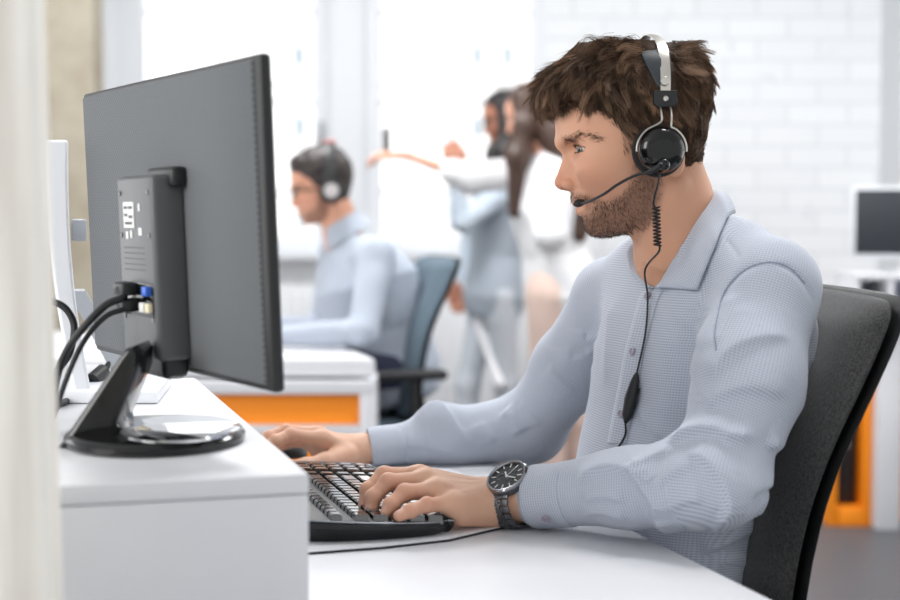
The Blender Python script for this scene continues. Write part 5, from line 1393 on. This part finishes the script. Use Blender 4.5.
def window(n, x0, x1, mull):
    w = thing(f'window_{n}', 'x', 'window', A((x0 + x1) / 2, YW, ZS)); 
    for k in ('label', 'category'): del w[k]
    w['kind'] = 'structure'
    t = .075; m = MB()
    for a in ((x0, x0 + t, ZS, ZT), (x1 - t, x1, ZS, ZT), (x0, x1, ZS, ZS + t), (x0, x1, ZT - t, ZT)): m.box(((a[0] + a[1]) / 2, YW + .04, (a[2] + a[3]) / 2), (a[1] - a[0], .10 if a[1] - a[0] < .2 else .094, a[3] - a[2]), bev=.006)
    struct(m.build('window_frame', frm, w))
    for x in mull: m = MB(); m.box((x, YW + .04, (ZS + ZT) / 2), (.14, .09, ZT - ZS - 2 * t), bev=.006); struct(m.build('mullion', frm, w))
    gm_ = bpy.data.materials.get('window_glass')
    if gm_ is None:
        gm_ = bpy.data.materials.new('window_glass'); gm_.use_nodes = True; nt = gm_.node_tree; nt.nodes.remove(nt.nodes['Principled BSDF']); o_ = nt.nodes['Material Output']
        g = nt.nodes.new('ShaderNodeBsdfGlossy'); g.inputs['Roughness'].default_value = .02; tr = nt.nodes.new('ShaderNodeBsdfTransparent'); fr = nt.nodes.new('ShaderNodeFresnel'); fr.inputs['IOR'].default_value = 1.35; mx = nt.nodes.new('ShaderNodeMixShader')
        nt.links.new(fr.outputs[0], mx.inputs[0]); nt.links.new(tr.outputs[0], mx.inputs[1]); nt.links.new(g.outputs[0], mx.inputs[2]); nt.links.new(mx.outputs[0], o_.inputs['Surface'])
    struct(slab(x0 + t, x1 - t, ZS + t, ZT - t, YW + .036, YW + .044).build('pane', gm_, w, smooth=False))
    m = MB(); hx = x1 - t / 2; m.box((hx, YW - .022, zw(150)), (.03, .03, .06), bev=.004); m.box((hx - .0, YW - .045, zw(135)), (.022, .02, .13), bev=.006); struct(m.build('window_handle', grey_m, w))
window(1, X0, X1, [xw(131)])
window(2, X2, X3, [])
m = MB(); m.box(((X1 + X2) / 2, YW + .04, (ZS + ZT) / 2), (X2 - X1, .16, ZT - ZS), bev=.008); struct(m.build('trim_2', frm))
# radiator under the window
rad = thing('radiator', 'white panel radiator on the wall under the window', 'radiator', A(xw(400), YW - .08, 0))
m = MB(); m.box((xw(400), YW - .075, .48), (1.4, .05, .62), bev=.01); m.build('radiator_panel', paint, rad)
m = MB()
for k in range(26): m.box((xw(400) - .67 + k * .0535, YW - .105, .48), (.03, .012, .56), bev=.005)
m.build('radiator_fins', paint, rad)
for x in (-.5, .5): m = MB(); m.tube([(xw(400) + x, YW - .075, .001), (xw(400) + x, YW - .075, .18)], .012, 12); m.build('foot', paint, rad)
# foreground panel at the left edge
wood = mat('panel_whitewash', (216, 211, 202), .7, bump=(30, .3, .003))
nt = wood.node_tree; tc = nt.nodes['Texture Coordinate']; mp = nt.nodes.new('ShaderNodeMapping'); mp.inputs['Scale'].default_value = (30, 30, 1.5); nz_ = nt.nodes.new('ShaderNodeTexNoise'); nz_.inputs['Scale'].default_value = 1.4; nz_.inputs['Detail'].default_value = 5
nt.links.new(tc.outputs['Object'], mp.inputs[0]); nt.links.new(mp.outputs[0], nz_.inputs['Vector']); rp = nt.nodes.new('ShaderNodeValToRGB'); rp.color_ramp.elements[0].color = lin((212, 207, 197)); rp.color_ramp.elements[1].color = lin((242, 239, 233)); rp.color_ramp.elements[0].position = .35; rp.color_ramp.elements[1].position = .65
nt.links.new(nz_.outputs[0], rp.inputs[0]); nt.links.new(rp.outputs[0], nt.nodes['Principled BSDF'].inputs['Base Color'])
xe = P(46, 300, 1.12)[0]; rl = R_(.9); Rp = A([math.cos(rl), 0, -math.sin(rl)], [0, 1, 0], [math.sin(rl), 0, math.cos(rl)])
m = MB(); m.box((xe - .15 + .002, 1.13, .95), (.30, .035, 1.9), Rp if False else np.stack([A(1, 0, 0), A(0, 1, 0), nrm(A(-.015, 0, 1))], 1), .006); tag(m.build('partition_panel', wood), 'whitewashed wooden panel blurred at the left edge in the foreground', 'panel')
# ---------------------------------------------------------------- second desk with orange cabinet
org = mat('orange_laminate', (253, 146, 14), .5); wl = white
Yd = 4.18
d2 = thing('desk', 'white background desk with rounded edge where the seated man works', 'desk', A(-.75, 4.6, 0))
def slant(px0, px1, y0, y1): return None
pA_, pB_ = P(375, 362, Yd), None
xr = pA_[0]; zt2 = P(350, 358, Yd)[2]
poly = [(xr, Yd), (xr - .29, Yd + 1.0), (-1.75, Yd + 1.0), (-1.75, Yd)]
zb2 = P(350, 378, Yd)[2]
m = MB(); m.prism(poly, zb2 + .002, zt2, bev=.012, seg=3); m.build('desktop', wl, d2)
for x in (-1.6, xr - .45): m = MB(); m.box((x, Yd + .75, zb2 / 2), (.05, .4, zb2 - .004), bev=.003); m.build('leg', wl, d2)
cb = thing('cabinet', 'white open cabinet with orange back panels in front of the background desk', 'cabinet', A(-.7, Yd + .1, 0))
zc1 = zb2 - .006; xc0, xc1 = -1.75, P(374, 390, Yd - .03)[0]; yc0, yc1 = Yd - .03, Yd + .22
tb = .036
m = MB(); m.box(((xc0 + xc1) / 2, (yc0 + yc1) / 2, zc1 - tb / 2), (xc1 - xc0, yc1 - yc0, tb), bev=.002); m.build('top_board', wl, cb)
for x in (xc0 + .02, (xc0 + xc1) / 2 - .12, xc1 - .02): m = MB(); m.box((x, (yc0 + yc1) / 2, (zc1 - tb) / 2), (.04, yc1 - yc0, zc1 - tb), bev=.002); m.build('side_panel', wl, cb)
zsh = P(350, 431, yc0)[2]
for z in (zsh, .05): m = MB(); m.box(((xc0 + xc1) / 2, (yc0 + yc1) / 2 + .002, z), (xc1 - xc0 - .08, yc1 - yc0 - .006, .026), bev=.002); m.build('shelf', wl, cb)
m = MB(); m.box(((xc0 + xc1) / 2, yc0 + .05, (zc1 + .02) / 2), (xc1 - xc0 - .085, .014, zc1 - tb - .03)); m.build('back_panel', org, cb)
slate = mat('chair_slate_fabric', (88, 104, 116), .9, bump=(300, .3, .001))
office_chair(A(P(404, 300, Y2)[0] - .03, Y2 - .02, 0), math.pi + R_(14), slate, chp, 'slate blue office chair with armrests behind the seated background man', H=1.0, wid=.25, back_x=.09)
c2o = bpy.data.objects['office_chair.001']
fb_, lb2 = A(math.cos(math.pi + R_(14)), math.sin(math.pi + R_(14)), 0), A(-math.sin(math.pi + R_(14)), math.cos(math.pi + R_(14)), 0)
for s in (1, -1):
    b0 = ORG[c2o.name] + lb2 * s * .275
    m = MB(); m.tube(spline([b0 + A(0, 0, .43) - lb2 * s * .06, b0 + A(0, 0, .44), b0 + A(0, 0, .55), b0 + A(0, 0, .64)], 16), .020, 10, sq=(1, .6)); m.box(b0 + fb_ * .03 + A(0, 0, .655), (.26, .07, .03), np.stack([fb_, lb2, A(0, 0, 1)], 1), .012, 3); m.build('armrest', chp, c2o)
# ---------------------------------------------------------------- right-hand background: cabinet, hutch, screen
Yr = 5.4
oc = thing('cabinet', 'open cabinet with orange frame and white side panel at the right edge', 'cabinet', A(P(865, 500, Yr)[0], Yr, 0))
xa0, xa1, xa2 = P(829, 500, Yr)[0], P(872, 500, Yr)[0], P(896, 500, Yr)[0]
zt = .72; ang = 0
m = MB()
for a in ((xa0, xa0 + .03, .0, zt), (xa1 - .035, xa1 - .002, .0, zt)): m.box(((a[0] + a[1]) / 2, Yr + .25, (a[2] + a[3]) / 2), (a[1] - a[0], .5, a[3] - a[2]), bev=.002)
m.box(((xa0 + xa1) / 2, Yr + .25, .035), (xa1 - xa0 - .068, .496, .07), bev=.002); m.build('orange_frame', org, oc)
m = MB(); m.box(((xa0 + xa1) / 2 + .0, Yr + .49, .38), (xa1 - xa0 - .07, .016, .6)); m.build('back_panel', mat('panel_dark', (70, 66, 62), .6), oc)
m = MB(); m.box(((xa1 + xa2) / 2, Yr + .22, zt / 2), (xa2 - xa1, .56, zt), bev=.003); m.build('side_panel', wl, oc)
xe_ = xa2 + .55
m = MB(); m.box(((xa2 + xe_) / 2 + .002, Yr + .25, .37), (xe_ - xa2 - .004, .5, .74 - .04), bev=.003); m.build('orange_door', org, oc)
tp_ = thing('desk', 'white worktop over the orange cabinet at the right edge', 'desk', A(xa2, Yr + .3, zt))
m = MB(); m.box(((xa0 + xe_) / 2 - .02, Yr + .30, zt + .0185), (xe_ - xa0 + .06, .70, .035), bev=.004); m.build('worktop', wl, tp_)
pt = thing('computer_tower', 'black computer tower standing inside the orange cabinet', 'computer', A((xa0 + xa1) / 2 + .005, Yr + .28, .0705))
cx = (xa0 + xa1) / 2 - .002; wv = xa1 - xa0 - .075
m = MB(); m.box((cx, Yr + .26, .0712 + .19), (wv - .01, .40, .38), bev=.006); m.build('case', blackm, pt)
m = MB(); m.box((cx, Yr + .057, .0712 + .30), (wv - .03, .006, .04), bev=.002); m.build('drive_bay', black, pt)
m = MB(); m.lathe([(.0001, .003), (.012, .003), (.014, 0), (.0001, 0)], A(cx, Yr + .059, .0712 + .22), frame(A(0, -1, 0)), 20); m.build('power_button', grey_m, pt)
hu = thing('desk_organizer', 'white open organizer with two compartments on the right worktop', 'organizer', A(P(880, 290, 5.5)[0], 5.5, zt + .037))
hx0, hx1 = P(853, 290, 5.5)[0], P(853, 290, 5.5)[0] + .42; hz0 = zt + .0365; hz1 = P(870, 274, 5.5)[2]
for x in (hx0 + .01, (hx0 + hx1) / 2 - .075, hx1 - .01): m = MB(); m.box((x, 5.6, (hz0 + hz1) / 2), (.02, .24, hz1 - hz0 - .04), bev=.002); m.build('divider', wl, hu)
for z in (hz1 - .01, hz0 + .011): m = MB(); m.box(((hx0 + hx1) / 2, 5.6, z), (hx1 - hx0, .245, .02), bev=.002); m.build('shelf_board', wl, hu)
m = MB(); m.box(((hx0 + hx1) / 2, 5.725, (hz0 + hz1) / 2), (hx1 - hx0, .01, hz1 - hz0)); m.build('back_board', mat('board_grey_blue', (176, 182, 196), .6), hu)
m3 = thing('monitor', 'black monitor with thin white frame on the organizer at the right edge', 'monitor', A(P(885, 262, 5.55)[0], 5.6, hz1))
mx0, mx1, mz0, mz1 = P(856, 220, 5.5)[0], P(856, 220, 5.5)[0] + .52, P(860, 259, 5.5)[2], P(860, 186, 5.5)[2]
Rz3 = rotz(R_(-8))
c3 = A((mx0 + mx1) / 2, 5.53, (mz0 + mz1) / 2)
m = MB(); m.box(c3, (mx1 - mx0, .035, mz1 - mz0), Rz3, .004); m.build('monitor_case', wp, m3)
m = MB(); m.box(c3 + Rz3 @ A(.0, -.018, .003), (mx1 - mx0 - .022, .003, mz1 - mz0 - .030), Rz3, .001); m.build('screen', mat('screen_dark', (42, 47, 54), .5), m3)
m = MB(); m.box((c3[0], 5.60, (mz0 + hz1) / 2 + .03), (.06, .03, mz0 - hz1 + .06), bev=.004); m.build('stand_neck', wp, m3)
m = MB(); m.box((c3[0], 5.60, hz1 + .006), (.20, .16, .011), bev=.004); m.build('stand_foot', wp, m3)
tel = thing('telephone', 'black desk telephone on the right worktop beside the white organizer', 'telephone', A(P(838, 300, 5.45)[0], 5.45, zt + .037))
tcx = P(836, 300, 5.45)
m = MB(); m.box((tcx[0] + .02, 5.47, zt + .0605), (.16, .16, .045), bev=.010, seg=3); m.build('base', blackm, tel)
m = MB(); m.tube(spline([A(tcx[0] - .045, 5.41, zt + .10), A(tcx[0] - .045, 5.44, zt + .115), A(tcx[0] - .045, 5.52, zt + .115), A(tcx[0] - .045, 5.55, zt + .10)], 14), [.020] * 3 + [.013] * 8 + [.020] * 3, 12); m.build('handset', blackm, tel)
kb2 = thing('keyboard', 'black keyboard lying on the right worktop in front of the organizer', 'keyboard', A(P(885, 308, 5.3)[0], 5.35, zt + .037))
m = MB(); m.box((P(885, 308, 5.3)[0] + .06, 5.37, zt + .0475), (.36, .13, .018), bev=.004); m.build('keyboard_body', blackm, kb2)
m = MB()
for r_i in range(4):
    for c in range(12): m.box((P(885, 308, 5.3)[0] - .09 + c * .027, 5.33 + r_i * .026, zt + .059), (.022, .021, .006), bev=.001)
o = m.build('keys', kbk, kb2); o['kind'] = 'stuff'
# ---------------------------------------------------------------- outside: pale apartment block across the street
bm_ = mat('facade_pale', (238, 238, 238), .8); bw = mat('window_dark', (104, 126, 140), .3)
bl = thing('building', 'pale apartment building with rows of windows seen through the office window', 'building', A(-2, 34, -6))
YB = 34.0
m = MB(); m.box((-2, YB + 3, 3), (40, 6, 20)); m.build('wall', bm_, bl, smooth=False)
xb = lambda px: (px - 450) / FPX * YB
zb_ = lambda py: 1.12 - (py - 218) / FPX * YB
for z0, z1 in ((zb_(84), zb_(78)), (zb_(100), zb_(94)), (zb_(12), zb_(2)), (zb_(190), zb_(183))): m = MB(); m.box((-2, YB - .1, (z0 + z1) / 2), (38, .2, z1 - z0)); m.build('cornice', bm_, bl, smooth=False)
for row in (58, 128, 212, -16):
    for px in (225, 262, 300, 417, 434, 450, 477, 507):
        if row == 58 and px < 400 and px != 300: continue
        w_ = 4.5 if px in (417, 434, 450) else 7; m = MB(); m.box((xb(px), YB + .02, zb_(row)), (w_ * YB / FPX * 1.0, .2, 22 * YB / FPX)); wn = m.build('window', bw, bl, smooth=False)
        m = MB(); m.box((xb(px), YB - .12, zb_(row) - 12 * YB / FPX), ((w_ + 3) * YB / FPX, .2, .06)); m.build('window_sill', bm_, wn if False else bl, smooth=False)
# ---------------------------------------------------------------- light and camera
w = bpy.data.worlds.new('daylight'); SC.world = w; w.use_nodes = True; bg = w.node_tree.nodes['Background']
bg.inputs[0].default_value = (.98, .99, 1.0, 1); nt = w.node_tree; tc = nt.nodes.new('ShaderNodeTexCoord'); sp = nt.nodes.new('ShaderNodeSeparateXYZ'); nt.links.new(tc.outputs['Generated'], sp.inputs[0])
rp = nt.nodes.new('ShaderNodeMapRange'); rp.interpolation_type = 'SMOOTHSTEP'; rp.inputs[1].default_value = -.15; rp.inputs[2].default_value = .55; rp.inputs[3].default_value = .78; rp.inputs[4].default_value = 2.3
nt.links.new(sp.outputs[1], rp.inputs[0]); nt.links.new(rp.outputs[0], bg.inputs[1])
s = bpy.data.lights.new('sun', 'SUN'); so = bpy.data.objects.new('sun', s); COL.objects.link(so); s.energy = 5.0; s.angle = R_(3); s.color = (1.0, .98, .95)
so.rotation_euler = Vector((.22, .78, -.58)).to_track_quat('-Z', 'Y').to_euler(); so.location = (-3, -6, 8)
def area(name, loc, aim, size, power, col=(1, 1, 1)):
    l = bpy.data.lights.new(name, 'AREA'); l.shape = 'SQUARE'; l.size = size; l.energy = power; l.color = col
    o = bpy.data.objects.new(name, l); COL.objects.link(o); o.location = loc; o.rotation_euler = (Vector(aim) - Vector(loc)).to_track_quat('-Z', 'Y').to_euler()
area('left_key_fill', (-2.7, .1, 2.1), (.1, 1.8, .95), 1.7, 78, (1, .985, .96))  # added key light from the left, out of view; no window is built there
for x, y, e, sz in ((.75, 2.35, 32, .6), (-.8, 4.8, 74, 1.1), (1.6, 5.0, 64, 1.1)): area('overhead_fill', (x, y, 3.15), (x, y, 0), sz, e)  # unseen area lights added overhead to brighten the desk and the background
struct(slab(-5, 4.5, 3.2, 3.3, -2.6, YW + .3).build('ceiling', mat('ceiling_white', (236, 236, 236), .8), smooth=False))
cam = bpy.data.cameras.new('camera'); co = bpy.data.objects.new('camera', cam); COL.objects.link(co); SC.camera = co
co.location = CAMP; co.rotation_euler = (R_(90) - PIT, 0, 0); cam.lens = 60; cam.sensor_width = 36
cam.dof.use_dof = True; cam.dof.focus_distance = 1.88; cam.dof.aperture_fstop = 3.2; cam.dof.aperture_blades = 9
cam.clip_end = 200
SC.view_settings.view_transform = 'Standard'; SC.view_settings.look = 'None'; SC.view_settings.gamma = 1; SC.view_settings.exposure = 0.12
